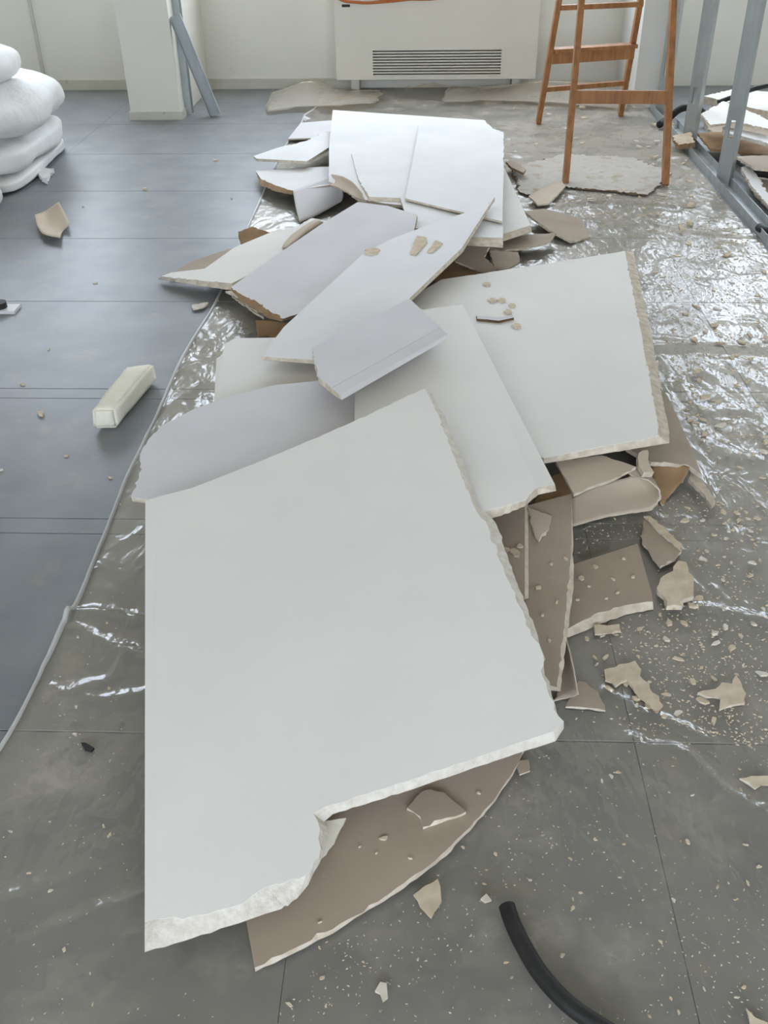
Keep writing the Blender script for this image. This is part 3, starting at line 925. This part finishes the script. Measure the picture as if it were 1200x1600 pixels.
for lab, ctrl, grp, pts in (
        ('pale crumb lying on the flat brown-backed board', [(888, 885, .0265), (996, 850, .0265), (884, 984, .0265)], 'crumbs on the flat brown board',
         ((930, 884, 4), (958, 904, 3), (908, 902, 4), (948, 934, 3), (902, 936, 5), (975, 872, 3), (990, 900, 3), (965, 925, 3), (920, 915, 3))),
        ('pale crumb lying on the sloping brown board', [(893, 772, .1055), (873, 1078, .0705), (760, 1000, .0855)], 'crumbs on the sloping brown board',
         ((842, 917, 4), (862, 880, 3), (870, 940, 3), (848, 960, 3), (884, 872, 4), (858, 1000, 3))),
        ('pale crumb lying on the ridged brown board', [(762, 805, .1175), (822, 786, .1175), (823, 935, .1055)], 'crumbs on the ridged brown board',
         ((812, 852, 8), (804, 862, 9), (790, 857, 6))),
        ('pale crumb lying on the curved brown-backed board', [(398, 1512, .0265), (824, 1160, .0345), (560, 1120, .0395)], 'crumbs on the curved brown board',
         ((600, 1309, 5), (588, 1332, 3), (562, 1322, 3), (748, 1238, 3), (640, 1340, 3), (500, 1440, 3)))):
    for k, (x, y, q) in enumerate(pts):
        r5 = random.Random(k*31+x)
        q *= r5.uniform(.55, 1.2)
        th, el = r5.uniform(-.6, .6), r5.uniform(.3, .7)
        poly = []
        for a in (5.6, 4.6, 3.5, 2.4, 1.3, .4):
            u, w_ = q*math.cos(a)*r5.uniform(.7, 1.4), q*el*math.sin(a)*r5.uniform(.7, 1.3)
            poly.append((x+u*math.cos(th)-w_*math.sin(th), y+u*math.sin(th)+w_*math.cos(th)))
        frag('plaster_crumb', lab, 'crumb', poly, ctrl, mats=('crumb', 'gypsum'), t=0.005, rag=0, group=grp)

# scraps on the floor, right and front
LG = 'torn pieces lying on the plastic'
frag('plaster_piece', 'brown five-sided piece with pale strip next to the flat brown board', 'fragment', [(1006, 812), (1022, 818), (1066, 856), (1056, 872), (1032, 884), (1004, 846)], 0.022, group=LG, t=0.01)
frag('plaster_strip', 'pale narrow strip lying on the five-sided brown piece', 'fragment', [(1006, 806), (1016, 806), (1066, 850), (1064, 860), (1022, 824)], 0.028, mats=('crumb', 'gypsum'), group=LG, t=0.005)
frag('plaster_piece', 'pale cross-shaped plaster piece right of the flat brown board', 'fragment', [(1026, 918), (1036, 900), (1052, 892), (1060, 876), (1072, 878), (1076, 894), (1084, 904), (1084, 932), (1068, 936), (1066, 947), (1042, 947), (1038, 932), (1028, 924)], 0.026, mats=('crumb', 'gypsum'), group=LG, t=0.012)
frag('plaster_piece', 'pale L-shaped plaster piece lying on the plastic', 'fragment', [(944, 1046), (992, 1032), (1002, 1046), (1000, 1056), (1036, 1102), (1026, 1112), (1014, 1100), (998, 1088), (980, 1062), (962, 1072), (946, 1062)], 0.014, mats=('crumb', 'gypsum'), group=LG, t=0.006)
frag('plaster_piece', 'pale splayed plaster piece with a long point', 'fragment', [(1090, 1082), (1124, 1072), (1128, 1066), (1144, 1068), (1150, 1055), (1158, 1066), (1166, 1084), (1164, 1098), (1150, 1100), (1124, 1108), (1126, 1090), (1104, 1088)], 0.014, mats=('crumb', 'gypsum'), group=LG, t=0.006)
frag('plaster_strip', 'short pale strip below the torn front edge of the flat brown board', 'fragment', [(928, 976), (968, 975), (970, 986), (930, 990)], 0.016, mats=('crumb', 'gypsum'), group=LG, t=0.005)
frag('paper_scrap', 'beige triangular scrap lying past the folded brown flap', 'fragment', [(886, 1098), (904, 1064), (916, 1066), (934, 1080), (946, 1110), (920, 1106), (884, 1104)], 0.012, mats=('kraft_paper', 'gypsum'), group=LG, t=0.004)
frag('paper_scrap', 'pale kite-shaped scrap in front of the curved brown board', 'fragment', [(646, 1398), (684, 1373), (690, 1408), (674, 1434)], 0.014, mats=('crumb', 'gypsum'), group=LG, t=0.004)
frag('paper_scrap', 'small beige scrap at the far end of the curved torn edge', 'fragment', [(804, 1192), (826, 1187), (828, 1204), (812, 1210)], 0.014, mats=('kraft_paper', 'gypsum'), group=LG, t=0.004)
frag('paper_scrap', 'pale pointed scrap beyond the plastic fold', 'fragment', [(1156, 1216), (1204, 1212), (1204, 1226), (1180, 1232)], 0.014, mats=('crumb', 'gypsum'), group=LG, t=0.004)
frag('paper_scrap', 'pale sliver pointing away from the black hose', 'fragment', [(1166, 1575), (1200, 1598), (1180, 1612), (1172, 1600)], 0.012, mats=('crumb', 'gypsum'), group=LG, t=0.004)
frag('paper_scrap', 'small pale flake beside the end of the black hose', 'fragment', [(751, 1404), (760, 1396), (768, 1406), (758, 1409)], 0.012, mats=('crumb_white', 'gypsum'), group=LG, t=0.005)
frag('paper_scrap', 'bone-shaped pale flake below the curved brown board', 'fragment', [(586, 1548), (594, 1534), (604, 1536), (606, 1558), (598, 1564), (594, 1552)], 0.012, mats=('crumb_white', 'gypsum'), group=LG, t=0.005)
frag('paper_scrap', 'thin white sliver on the tiles below the cream pointed board', 'fragment', [(300, 476), (326, 472), (318, 480), (302, 483)], 0.012, mats=('crumb_white', 'gypsum'), group=LG, t=0.005)
frag('dusty_sheet', 'pale dusty sheet with dark curled edge lying at the foot of the ladder', 'sheet', [(800, 262), (880, 240), (990, 246), (1050, 270), (1012, 304), (940, 297), (876, 290), (852, 310), (812, 300)], 0.015, mats=('dusty', 'board_dirt'), group=LG, t=0.005, rag=.012)

# curled scrap on the tiles by the insulation stack
loft('curled_scrap', [[(54, 336, .05), (58, 352, .035), (68, 366, .03), (94, 372, .03)], [(72, 330, .02), (76, 346, .01), (84, 356, .008), (98, 362, .012)], [(92, 316, .06), (100, 330, .04), (106, 342, .03), (108, 352, .035)]],
     ('kraft_paper', 'gypsum', 'pale_back'), t=0.004, label='curled beige scrap lying on the tiles by the insulation stack', cat='fragment')

# foam block
def lump(name, mats, corners_top, z1, grow, label, cat, sub=4, amp=0.006, group=None):
    P = [at_z(x, y, z1) for x, y in corners_top]
    c = sum(P, Vector())/len(P)
    Bm = [Vector((c.x+(p.x-c.x)*grow, c.y+(p.y-c.y)*grow, 0.006)) for p in P]
    bm = bmesh.new()
    vs_ = [bm.verts.new(p-Vector((c.x, c.y, 0))) for p in P+Bm]
    n = len(P)
    bm.faces.new(vs_[:n]); bm.faces.new(vs_[n:][::-1])
    for i in range(n):
        j = (i+1) % n
        bm.faces.new((vs_[i], vs_[j], vs_[n+j], vs_[n+i]))
    bmesh.ops.recalc_face_normals(bm, faces=bm.faces)
    bmesh.ops.bevel(bm, geom=list(bm.edges), offset=0.008, segments=2, affect='EDGES')
    bmesh.ops.triangulate(bm, faces=bm.faces)
    bmesh.ops.subdivide_edges(bm, edges=bm.edges, cuts=sub, use_grid_fill=True)
    for q in bm.verts:
        d = mnoise.noise(q.co*28+c*3)*amp
        q.co += Vector((mnoise.noise(q.co*21)*amp*.6, mnoise.noise(q.co*23+Vector((4, 1, 2)))*amp*.6, d*.6))
        q.co.z = max(q.co.z, 0.001)
    me = bpy.data.meshes.new(name)
    bm.to_mesh(me); bm.free()
    me.materials.append(MATS[mats])
    for p in me.polygons:
        p.use_smooth = True
    o = bpy.data.objects.new(name, me)
    o.location = (c.x, c.y, 0)
    COL.objects.link(o)
    return tag(o, label, cat, group)


lump('foam_block', 'foam', [(196, 572), (240, 566), (178, 638), (142, 640)], 0.075, 1.04, 'cream foam block with ragged long side lying on the grey tiles', 'foam block')

# ================================================================== insulation stack at the left
def bale(name, c, h, label, mats='bag', seed=0, rz=0.0, pw=3.2, amp=0.03):
    """a puffy wrapped roll: rounded box with soft dents."""
    bm = bmesh.new()
    bmesh.ops.create_uvsphere(bm, u_segments=56, v_segments=32, radius=1.0)
    for q in bm.verts:
        d = q.co.copy()
        s = (abs(d.x)**pw + abs(d.y)**pw + abs(d.z)**pw)**(1/pw)
        d /= s
        p = Vector((d.x*h[0], d.y*h[1], d.z*h[2]))
        k = mnoise.noise(p*3.2+Vector((seed, 0, 0)))*amp + mnoise.noise(p*8.0+Vector((0, seed, 0)))*amp*0.45
        q.co = p + d*k
    bmesh.ops.rotate(bm, verts=bm.verts, cent=(0, 0, 0), matrix=Matrix.Rotation(rz, 3, 'Z'))
    zmin = min(q.co.z for q in bm.verts)
    for q in bm.verts:
        q.co.z -= zmin
    me = bpy.data.meshes.new(name)
    bm.to_mesh(me); bm.free()
    me.materials.append(MATS[mats])
    for p in me.polygons:
        p.use_smooth = True
    o = bpy.data.objects.new(name, me)
    o.location = c
    COL.objects.link(o)
    return tag(o, label, 'insulation', 'stacked insulation rolls')


e0 = at_z(20, 308)
e1 = at_z(92, 240)
bx = (e0.x+e1.x)/2
by = (e0.y+e1.y)/2
hl = (e1-e0).length/2
rz = math.atan2(-(e1.x-e0.x), e1.y-e0.y)
bale('insulation_slab', (bx-0.27, by+0.08, 0), (0.30, hl+0.10, 0.032), 'thin white insulation slab at the bottom of the stack', seed=3, rz=rz, pw=6, amp=0.008)
bale('insulation_roll', (bx-0.23, by+0.12, 0.056), (0.29, hl+0.10, 0.078), 'squashed white insulation roll on the thin slab', seed=5, rz=rz, pw=3.4, amp=0.025)
bale('insulation_roll', (bx-0.23, by+0.14, 0.203), (0.34, hl+0.14, 0.125), 'puffy white insulation roll in the middle of the stack', seed=9, rz=rz, pw=2.7, amp=0.035)
bale('insulation_roll', (bx-0.27, by+0.02, 0.462), (0.25, hl-0.10, 0.092), 'rounded white insulation roll on top of the stack', seed=14, rz=rz, pw=2.4)
q = at_z(0, 322)
bale('insulation_roll', (q.x-0.06, q.y-0.02, 0), (0.08, 0.10, 0.055), 'small white bag end against the bottom slab', seed=21, pw=2.4, amp=0.01)
q = at_z(72, 268)
frag('insulation_tuft', 'white torn tuft sticking out from under the insulation stack', 'insulation', [(58, 268), (70, 262), (84, 263), (76, 272), (73, 281), (64, 276)], 0.03, mats=('bag', 'bag'), t=0.025, rag=.008, group='stacked insulation rolls')

# ================================================================== convector with grille
CY = 7.62
a0, a1 = at_y(526, 124, CY), at_y(836, 124, CY)
cz = (a0.z+a1.z)/2
cx0, cx1 = a0.x, a1.x
conv = thing('convector', 'cream wall convector with a slotted air grille', 'convector', ((cx0+cx1)/2, CY, cz))
g0, g1 = at_y(581, 78, CY), at_y(783, 117, CY)
gx0, gx1, gz0, gz1 = g0.x, g1.x, g1.z, g0.z
TOP = 0.78
v, f = boxes_vf([(cx0, gx0, CY, BACK_Y, cz, TOP), (gx1, cx1, CY, BACK_Y, cz, TOP), (gx0, gx1, CY, BACK_Y, cz, gz0), (gx0, gx1, CY, BACK_Y, gz1, TOP), (gx0, gx1, BACK_Y-0.012, BACK_Y, gz0, gz1)])
link_mesh('body', v, f, 'convector_paint', conv)
v, f = boxes_vf([(gx0, gx0+0.002, CY+0.04, BACK_Y-0.014, gz0, gz1), (gx1-0.002, gx1, CY+0.04, BACK_Y-0.014, gz0, gz1), (gx0, gx1, CY+0.04, BACK_Y-0.014, gz0, gz0+0.002),
                 (gx0, gx1, CY+0.04, BACK_Y-0.014, gz1-0.002, gz1), (gx0, gx1, BACK_Y-0.014, BACK_Y-0.012, gz0, gz1)])
link_mesh('shade_lining', v, f, 'galvanised', conv)  # grey lining added to darken the gaps between the slats
ns = 9
pit = (gz1-gz0)/ns
v, f = box_vf(gx0-0.004, gx1+0.004, CY-0.004, CY+0.035, gz0-pit*.24, gz0+pit*.24)
gr = link_mesh('grille', v, f, 'convector_paint', conv)
for k in range(1, ns+1):
    z = gz0 + pit*k
    v, f = box_vf(gx0-0.004, gx1+0.004, CY-0.004, CY+0.035, z-pit*.24, z+pit*.24)
    sl = link_mesh('slat', v, f, 'convector_paint', gr)
for x in (gx0, gx1):
    v, f = box_vf(x-0.006, x+0.006, CY-0.005, CY+0.012, gz0-pit*.3, gz1+pit*.3)
    link_mesh('grille_frame', v, f, 'convector_paint', gr)
q0, q1 = at_y(534, 7, CY), at_y(547, 11, CY)
v, f = box_vf(q0.x, q1.x, CY-0.002, CY+0.001, q1.z, q0.z)
link_mesh('name_plate', v, f, 'grille_dark', conv)
for fx in (cx0+0.1, cx1-0.16):
    v, f = box_vf(fx, fx+0.06, CY+0.1, BACK_Y-0.02, 0, cz+0.01)
    link_mesh('foot', v, f, 'convector_paint', conv)
pts = [at_y(x, y, CY-0.012) for x, y in ((505, -60), (525, -6), (560, 4), (600, 3), (640, -1), (690, -5), (720, -40))]
v, f = tube_vf(smooth_path(pts, 6), 0.009, 8)
tag(link_mesh('cable', v, f, 'orange_cable', None, pts[2], smooth=True), 'orange cable hanging across the front of the convector', 'cable')
pts = [at_y(x, y, CY-0.032) for x, y in ((500, -90), (535, -14), (580, -2), (630, -6), (700, -60))]
v, f = tube_vf(smooth_path(pts, 6), 0.006, 8)
tag(link_mesh('cable', v, f, 'orange_cable', None, pts[2], smooth=True), 'second thinner orange cable looped just above the first', 'cable')

# ================================================================== wooden step ladder
fl, fr_, bl_, br = at_z(883, 289), at_z(1039, 291), at_z(841, 194), at_z(969, 181)
AY = (fl.y+fr_.y+bl_.y+br.y)/4
for q in (fl, fr_, bl_, br):
    q.z = 0.004
tl, tr_ = at_y(928, -235, AY), at_y(1056, -235, AY)
tl.z = tr_.z = 1.62
lad = thing('step_ladder', 'worn wooden step ladder standing open on the plastic', 'ladder', ((fl.x+br.x)/2, AY, 0))


def lbar(name, p, q, wd, dp, side=(1, 0, 0)):
    v, f = bar_vf(p, q, wd, dp, side)
    return link_mesh(name, v, f, 'wood', lad)


fo = Vector((0, -0.02, 0))
lbar('stile', fl, tl+fo, 0.03, 0.055)
lbar('stile', fr_, tr_+fo, 0.03, 0.055)
lbar('stile', bl_, tl-fo+Vector((-.034, 0, 0)), 0.03, 0.055)
lbar('stile', br, tr_-fo+Vector((-.034, 0, 0)), 0.03, 0.055)


def on_stile(p, q, z):
    return p + (q-p)*((z-p.z)/(q.z-p.z))


def z_at(p, q, py):
    best = min((abs(_proj_y(on_stile(p, q, z/400))-py), z/400) for z in range(0, 640))
    return best[1]


def _proj_y(P):
    d = P-CAM
    return 800 - F*d.dot(_u)/d.dot(_f)


zb = z_at(fr_, tr_, 150)
lbar('cross_board', on_stile(fl, tl, zb)+Vector((0, -.03, 0)), on_stile(fr_, tr_, zb)+Vector((0, -.03, 0)), 0.065, 0.02, (0, 0, 1))
for py in (12, 140):
    z = z_at(bl_, tl, py)
    lbar('rung', on_stile(bl_, tl, z), on_stile(br, tr_, z), 0.028, 0.03, (0, 0, 1))
z = z_at(bl_, tl, 88)
lbar('tread', on_stile(bl_, tl, z)+Vector((0, -.02, .035)), on_stile(br, tr_, z)+Vector((0, -.02, .035)), 0.022, 0.09, (0, 0, 1))
lbar('cross_board', on_stile(bl_, tl, z)+Vector((0, -.03, -.01)), on_stile(br, tr_, z)+Vector((0, -.03, -.01)), 0.06, 0.02, (0, 0, 1))
for z in (0.98, 1.24, 1.5):
    lbar('rung', on_stile(bl_, tl, z), on_stile(br, tr_, z), 0.028, 0.03, (0, 0, 1))
lbar('top_board', tl+Vector((-.05, 0, .02)), tr_+Vector((.03, 0, .02)), 0.02, 0.14, (0, 0, 1))

# ================================================================== metal partition frame
TX = 1.56
TW = 0.078
v, f = boxes_vf([(TX, TX+TW, 2.6, 7.1, 0, 0.0025), (TX, TX+0.0025, 2.6, 7.1, 0.0025, 0.042), (TX+TW-0.0025, TX+TW, 2.6, 7.1, 0.0025, 0.042)])
tag(link_mesh('floor_track', v, f, 'galvanised', None, (TX, 4.8, 0)), 'galvanised steel floor track running towards the back wall', 'metal track')


def stud(px, py, rzd, label, h=2.95, holes=(0.28, 0.95, 1.6, 2.3)):
    p = at_z(px, py)
    p = Vector((TX+TW/2, p.y, 0))
    W, D, T_ = 0.072, 0.048, 0.0022
    bl = []
    # web with oval service openings left open, two flanges with lips
    zs = [0.004]
    for q in holes:
        zs += [q-0.045, q+0.045]
    zs.append(h)
    for i in range(0, len(zs)-1, 2):
        bl.append((-W/2, W/2, -T_/2, T_/2, zs[i], zs[i+1]))
    for q in holes:
        bl += [(-W/2, -0.014, -T_/2, T_/2, q-0.045, q+0.045), (0.014, W/2, -T_/2, T_/2, q-0.045, q+0.045)]
    V, Fc = boxes_vf(bl)
    M_ = Matrix.Translation(p) @ Matrix.Rotation(R(rzd), 4, 'Z')
    o = thing('steel_stud', label, 'metal stud', p, 'steel studs of the partition frame')
    link_mesh('web', [M_ @ Vector(q) for q in V], Fc, 'galvanised', o)
    for sgn in (-1, 1):
        V, Fc = boxes_vf([(sgn*W/2-T_/2, sgn*W/2+T_/2, 0, D, 0.004, h), (min(sgn*W/2, sgn*(W/2-0.008)), max(sgn*W/2, sgn*(W/2-0.008)), D-T_, D, 0.004, h)])
        link_mesh('flange', [M_ @ Vector(q) for q in V], Fc, 'galvanised', o)
    return o


stud(1146, 288, -38, 'steel stud standing in the track beside the black hose ends')
stud(1088, 226, -40, 'steel stud standing in the track behind the right ladder leg')
stud(1040, 178, -36, 'steel stud near the white pilaster at the end of the track')

# leaning profile at the pillar
p0 = at_z(337, 181, 0.0)
p1 = at_y(273, 24, pc.y+0.05)
o = thing('metal_profile', 'bent galvanised profile leaning against the cream pillar', 'metal profile', p0)
v, f = bar_vf(p0+Vector((0, 0, 0.006)), p1, 0.075, 0.003, (1, 0.15, 0))
link_mesh('web', v, f, 'galvanised', o)
ax = (p1-p0).normalized()
sd = Vector((1, 0.15, 0)); sd = (sd-ax*sd.dot(ax)).normalized()
nn = ax.cross(sd)
for sg in (-1, 1):
    v, f = bar_vf(p0+Vector((0, 0, 0.012))+sd*(sg*0.0375)-nn*0.018, p1+sd*(sg*0.0375)-nn*0.018, 0.003, 0.036, sd)
    link_mesh('flange', v, f, 'galvanised', o)

# ================================================================== hoses
def hose(label, pts, rad, n=10, name='hose', mt='rubber'):
    pp = smooth_path(pts, n)
    v, f = tube_vf(pp, rad, 16)
    c = pts[0]
    return tag(link_mesh(name, v, f, mt, None, (c.x, c.y, 0), smooth=True), label, 'hose')


hr = 0.0142
hose('thick black rubber hose curving over the floor in front of the boards', [at_z(x, y, hr+0.012) for x, y in ((792, 1416), (800, 1440), (818, 1478), (845, 1522), (885, 1566), (932, 1600), (1000, 1640))], hr)
hose('black hose looped behind the steel stud near the ladder', [at_z(x, y, z) for x, y, z in ((1030, 195, .03), (1048, 182, .06), (1060, 172, .1), (1072, 168, .12), (1090, 170, .1), (1105, 182, .06))], 0.022)
hose('thin black hose running up the heap beyond the steel studs', [at_z(x, y, z) for x, y, z in ((1122, 160, .15), (1138, 154, .17), (1150, 150, .19), (1175, 140, .22), (1200, 134, .24), (1240, 128, .24))], 0.014)
hose('thick black hose lying low beyond the floor track', [at_z(x, y, z) for x, y, z in ((1150, 246, .075), (1165, 258, .065), (1178, 268, .06), (1200, 272, .06), (1240, 282, .06))], 0.022)
hose('black hose end beside the floor track', [at_z(x, y, z) for x, y, z in ((1186, 355, .03), (1200, 362, .03), (1240, 372, .03))], 0.02)
q = at_z(137, 1167, 0.012)
frag('rubber_bit', 'tiny black rubber bit on the plastic left of the largest cream board', 'fragment', [(126, 1160), (133, 1160), (147, 1168), (142, 1173), (132, 1170)], 0.014, mats=('rubber', 'rubber'), t=0.006, rag=0)

# ================================================================== rubble beyond the track
RG = 'rubble beyond the steel studs'
def rub(label, verts, ctrl, mats=('pale_back', 'gypsum'), t=0.014, rag=.006):
    frag('rubble_board', label, 'rubble', verts, ctrl, mats=mats, t=t, rag=rag, group=RG)


rub('cream broken board lying highest on the rubble heap beyond the studs', [(1095, 178), (1130, 158), (1160, 168), (1205, 190), (1205, 202), (1150, 190), (1110, 195)], [(1095, 178, .2), (1160, 168, .22), (1150, 190, .2)], ('face_paper', 'gypsum'))
rub('white board edge lying across the rubble behind the front stud', [(1130, 198), (1165, 204), (1260, 226), (1260, 240), (1165, 214), (1130, 206)], [(1130, 198, .16), (1260, 226, .15), (1165, 214, .155)], ('face_white', 'gypsum_pale'), t=0.02)
rub('brown broken board below the white board edge in the rubble', [(1090, 208), (1130, 206), (1180, 220), (1260, 240), (1260, 252), (1160, 238), (1110, 232)], [(1090, 208, .08), (1260, 240, .08), (1160, 252, .06)], ('dark_kraft', 'dark_kraft'))
rub('beige broken board in the rubble above the thick low hose', [(1150, 244), (1260, 240), (1260, 268), (1180, 262)], [(1150, 244, .13), (1260, 240, .13), (1180, 262, .125)], ('kraft_paper', 'gypsum'))
rub('pale curved board scrap leaning behind the front stud', [(1158, 262), (1170, 258), (1184, 276), (1206, 312), (1200, 320), (1174, 290)], [(1158, 262, .10), (1170, 258, .10), (1200, 320, .05)], ('face_white', 'gypsum'))
rub('pale slab of rubble nearest the floor track', [(1170, 275), (1260, 270), (1260, 330), (1210, 330), (1180, 300)], 0.03, ('pale_back', 'gypsum'), t=0.02)
rub('tan rubble slab at the foot of the middle stud', [(1050, 212), (1080, 206), (1086, 222), (1060, 226)], [(1050, 212, .06), (1080, 206, .08), (1060, 226, .05)], ('crumb', 'dark_kraft'), t=0.03)
rub('pale rubble slab against the back wall beyond the studs', [(1100, 150), (1150, 138), (1260, 150), (1260, 185), (1180, 170)], 0.12, ('face_paper', 'gypsum'), t=0.05)
rub('grey rubble slab lying low under the heap beyond the studs', [(1100, 190), (1260, 190), (1300, 260), (1140, 240)], 0.03, ('kraft_paper', 'gypsum'), t=0.03)

# socket box on the tiles at the left
q = at_z(8, 486)
sb = thing('socket_box', 'white floor socket box with black centre on the tiles', 'socket', (q.x-0.03, q.y, 0))
v, f = box_vf(q.x-0.13, q.x+0.05, q.y-0.03, q.y+0.045, 0, 0.012)
link_mesh('plate', v, f, 'white_plastic', sb)
v, f = tube_vf([Vector((q.x-0.02, q.y+0.008, 0.01)), Vector((q.x-0.02, q.y+0.008, 0.035))], 0.028, 20)
link_mesh('plug', v, f, 'rubber', sb)

# ================================================================== crumbs and dust
PILE = [at_z(*p) for p in ((210, 1500), (400, 1525), (640, 1400), (800, 1230), (900, 1110), (900, 830), (1060, 780), (1110, 740), (1060, 620), (1005, 390), (920, 380), (830, 260), (790, 190), (510, 165), (380, 240), (370, 350), (240, 435), (400, 500), (330, 560), (190, 780))]
PILE = [(p.x, p.y) for p in PILE]
DPILE = [(p.x, p.y) for p in [at_z(*q) for q in ((790, 1010), (1030, 960), (1090, 880), (1060, 800), (880, 780))]]


def crumb_mesh(k):
    rnd = random.Random(100+k)
    n = rnd.choice((5, 6, 7))
    T, B = [], []
    for i in range(n):
        an = 2*math.pi*i/n + rnd.uniform(-.3, .3)
        r = rnd.uniform(.45, 1.0)
        T.append(Vector((math.cos(an)*r, math.sin(an)*r*rnd.uniform(.4, .75), rnd.uniform(.25, .5))))
        B.append(Vector((T[-1].x*1.1, T[-1].y*1.1, 0)))
    V, Fc = slab(T, B)
    me = bpy.data.meshes.new('plaster_crumb')
    me.from_pydata([tuple(p) for p in V], [], Fc)
    me.materials.append(MATS['crumb' if k % 3 else 'crumb_white'])
    return me


CM = [crumb_mesh(k) for k in range(14)]
rnd = random.Random(42)
spots = []


def scatter(n, poly_px, smin, smax, label, group):
    k = 0
    tries = 0
    xs = [p[0] for p in poly_px]; ys = [p[1] for p in poly_px]
    while k < n and tries < n*60:
        tries += 1
        px, py = rnd.uniform(min(xs), max(xs)), rnd.uniform(min(ys), max(ys))
        if not in_poly(px, py, poly_px):
            continue
        p = at_z(px, py)
        if in_poly(p.x, p.y, PILE) or in_poly(p.x, p.y, DPILE):
            continue
        s = rnd.uniform(smin, smax)
        if any((p.x-a)**2+(p.y-b)**2 < (s+c)**2 for a, b, c in spots):
            continue
        spots.append((p.x, p.y, s))
        z = film_z(p.x, p.y) if (p.x > hem_x(p.y) and p.x < XR) else 0.0
        o = bpy.data.objects.new('plaster_crumb', CM[rnd.randrange(len(CM))])
        o.location = (p.x, p.y, z-0.0015)
        o.rotation_euler = (rnd.uniform(-.08, .08), rnd.uniform(-.08, .08), rnd.uniform(0, 6.28))
        o.scale = (s, s, s*rnd.uniform(.5, 1.0))
        COL.objects.link(o)
        tag(o, label, 'crumb', group)
        k += 1


scatter(70, [(800, 170), (1040, 170), (1100, 230), (1190, 380), (1200, 420), (1000, 390), (930, 370), (830, 300)], 0.012, 0.04, 'pale plaster crumb lying on the plastic around the ladder', 'crumbs around the ladder')
scatter(60, [(1010, 400), (1200, 400), (1200, 760), (1110, 760), (1060, 600)], 0.008, 0.026, 'pale plaster crumb on the plastic beside the flat cream board', 'crumbs beside the flat cream board')
scatter(75, [(900, 800), (1200, 780), (1200, 1130), (960, 1130), (900, 1000)], 0.005, 0.018, 'pale plaster crumb on the plastic near the cross-shaped piece', 'crumbs near the cross-shaped piece')
scatter(60, [(820, 1140), (1200, 1180), (1200, 1600), (440, 1600), (460, 1500)], 0.003, 0.0075, 'tiny plaster crumb on the floor around the black hose', 'crumbs around the black hose')
scatter(20, [(0, 1150), (100, 1000), (220, 800), (220, 1500), (380, 1600), (0, 1600)], 0.003, 0.0075, 'tiny plaster crumb on the plastic left of the largest cream board', 'crumbs left of the largest cream board')
scatter(16, [(1060, 628), (1082, 628), (1112, 682), (1096, 690)], 0.008, 0.018, 'splintered plaster crumb in the clump beside the jutting brown board', 'crumb clump by the jutting board')
scatter(18, [(1110, 790), (1190, 800), (1190, 860), (1120, 850)], 0.005, 0.014, 'pale plaster crumb in the clump right of the five-sided piece', 'crumb clump by the five-sided piece')
for x, y, s in ((64, 649, .02), (228, 297, .022), (338, 252, .022), (362, 311, .012), (36, 602, .014), (76, 546, .012), (2, 735, .012), (104, 713, .01), (340, 470, .012), (130, 324, .012), (172, 747, .01), (150, 443, .012)):
    p = at_z(x, y)
    o = bpy.data.objects.new('plaster_lump', CM[rnd.randrange(len(CM))])
    o.location = (p.x, p.y, -0.001)
    o.scale = (s, s, s*1.3)
    o.rotation_euler = (0, 0, rnd.uniform(0, 6))
    COL.objects.link(o)
    tag(o, 'small beige plaster lump lying on the bare grey tiles', 'crumb', 'lumps on the bare tiles')

# fine plaster dust and splinters: far too many and too small to pick apart
V, Fc = [], []
def dust(n, poly_px, smin, smax):
    xs = [p[0] for p in poly_px]; ys = [p[1] for p in poly_px]
    k = 0
    while k < n:
        px, py = rnd.uniform(min(xs), max(xs)), rnd.uniform(min(ys), max(ys))
        k += 1
        if not in_poly(px, py, poly_px):
            continue
        p = at_z(px, py)
        if mnoise.noise(Vector((p.x*4, p.y*4, 2))) < rnd.uniform(-.5, .35):
            continue
        if in_poly(p.x, p.y, PILE) or any(in_poly(p.x, p.y, q[0]) for q in PRESSED):
            continue
        z = film_z(p.x, p.y)+0.0006 if (p.x > hem_x(p.y) and p.x < XR) else 0.0005
        s = rnd.uniform(smin, smax)
        an = rnd.uniform(0, 6.28)
        ca, sa = math.cos(an)*s, math.sin(an)*s
        e = rnd.uniform(.25, .6)
        b = len(V)
        V.extend([(p.x+ca, p.y+sa, z), (p.x-sa*e, p.y+ca*e, z), (p.x-ca, p.y-sa, z), (p.x+sa*e, p.y-ca*e, z), (p.x, p.y, z+s*.5)])
        Fc.extend([(b, b+1, b+4), (b+1, b+2, b+4), (b+2, b+3, b+4), (b+3, b, b+4)])


dust(2600, [(880, 780), (1200, 760), (1200, 1180), (900, 1130)], .0015, .005)
dust(1600, [(820, 1140), (1200, 1150), (1200, 1600), (420, 1600)], .001, .003)
dust(1600, [(1000, 395), (1200, 395), (1200, 780), (1090, 760)], .003, .008)
dust(1400, [(800, 170), (1050, 170), (1200, 400), (900, 380)], .005, .012)
dust(500, [(0, 1150), (220, 780), (220, 1500), (380, 1600), (0, 1600)], .001, .003)
dst = link_mesh('plaster_dust', V, Fc, 'crumb', None, (0.8, 2.5, 0))
tag(dst, 'fine pale plaster dust and splinters strewn over the plastic sheet', 'plaster dust', kind='stuff')
for o in bpy.data.objects:
    if '_o' in o:
        del o['_o']
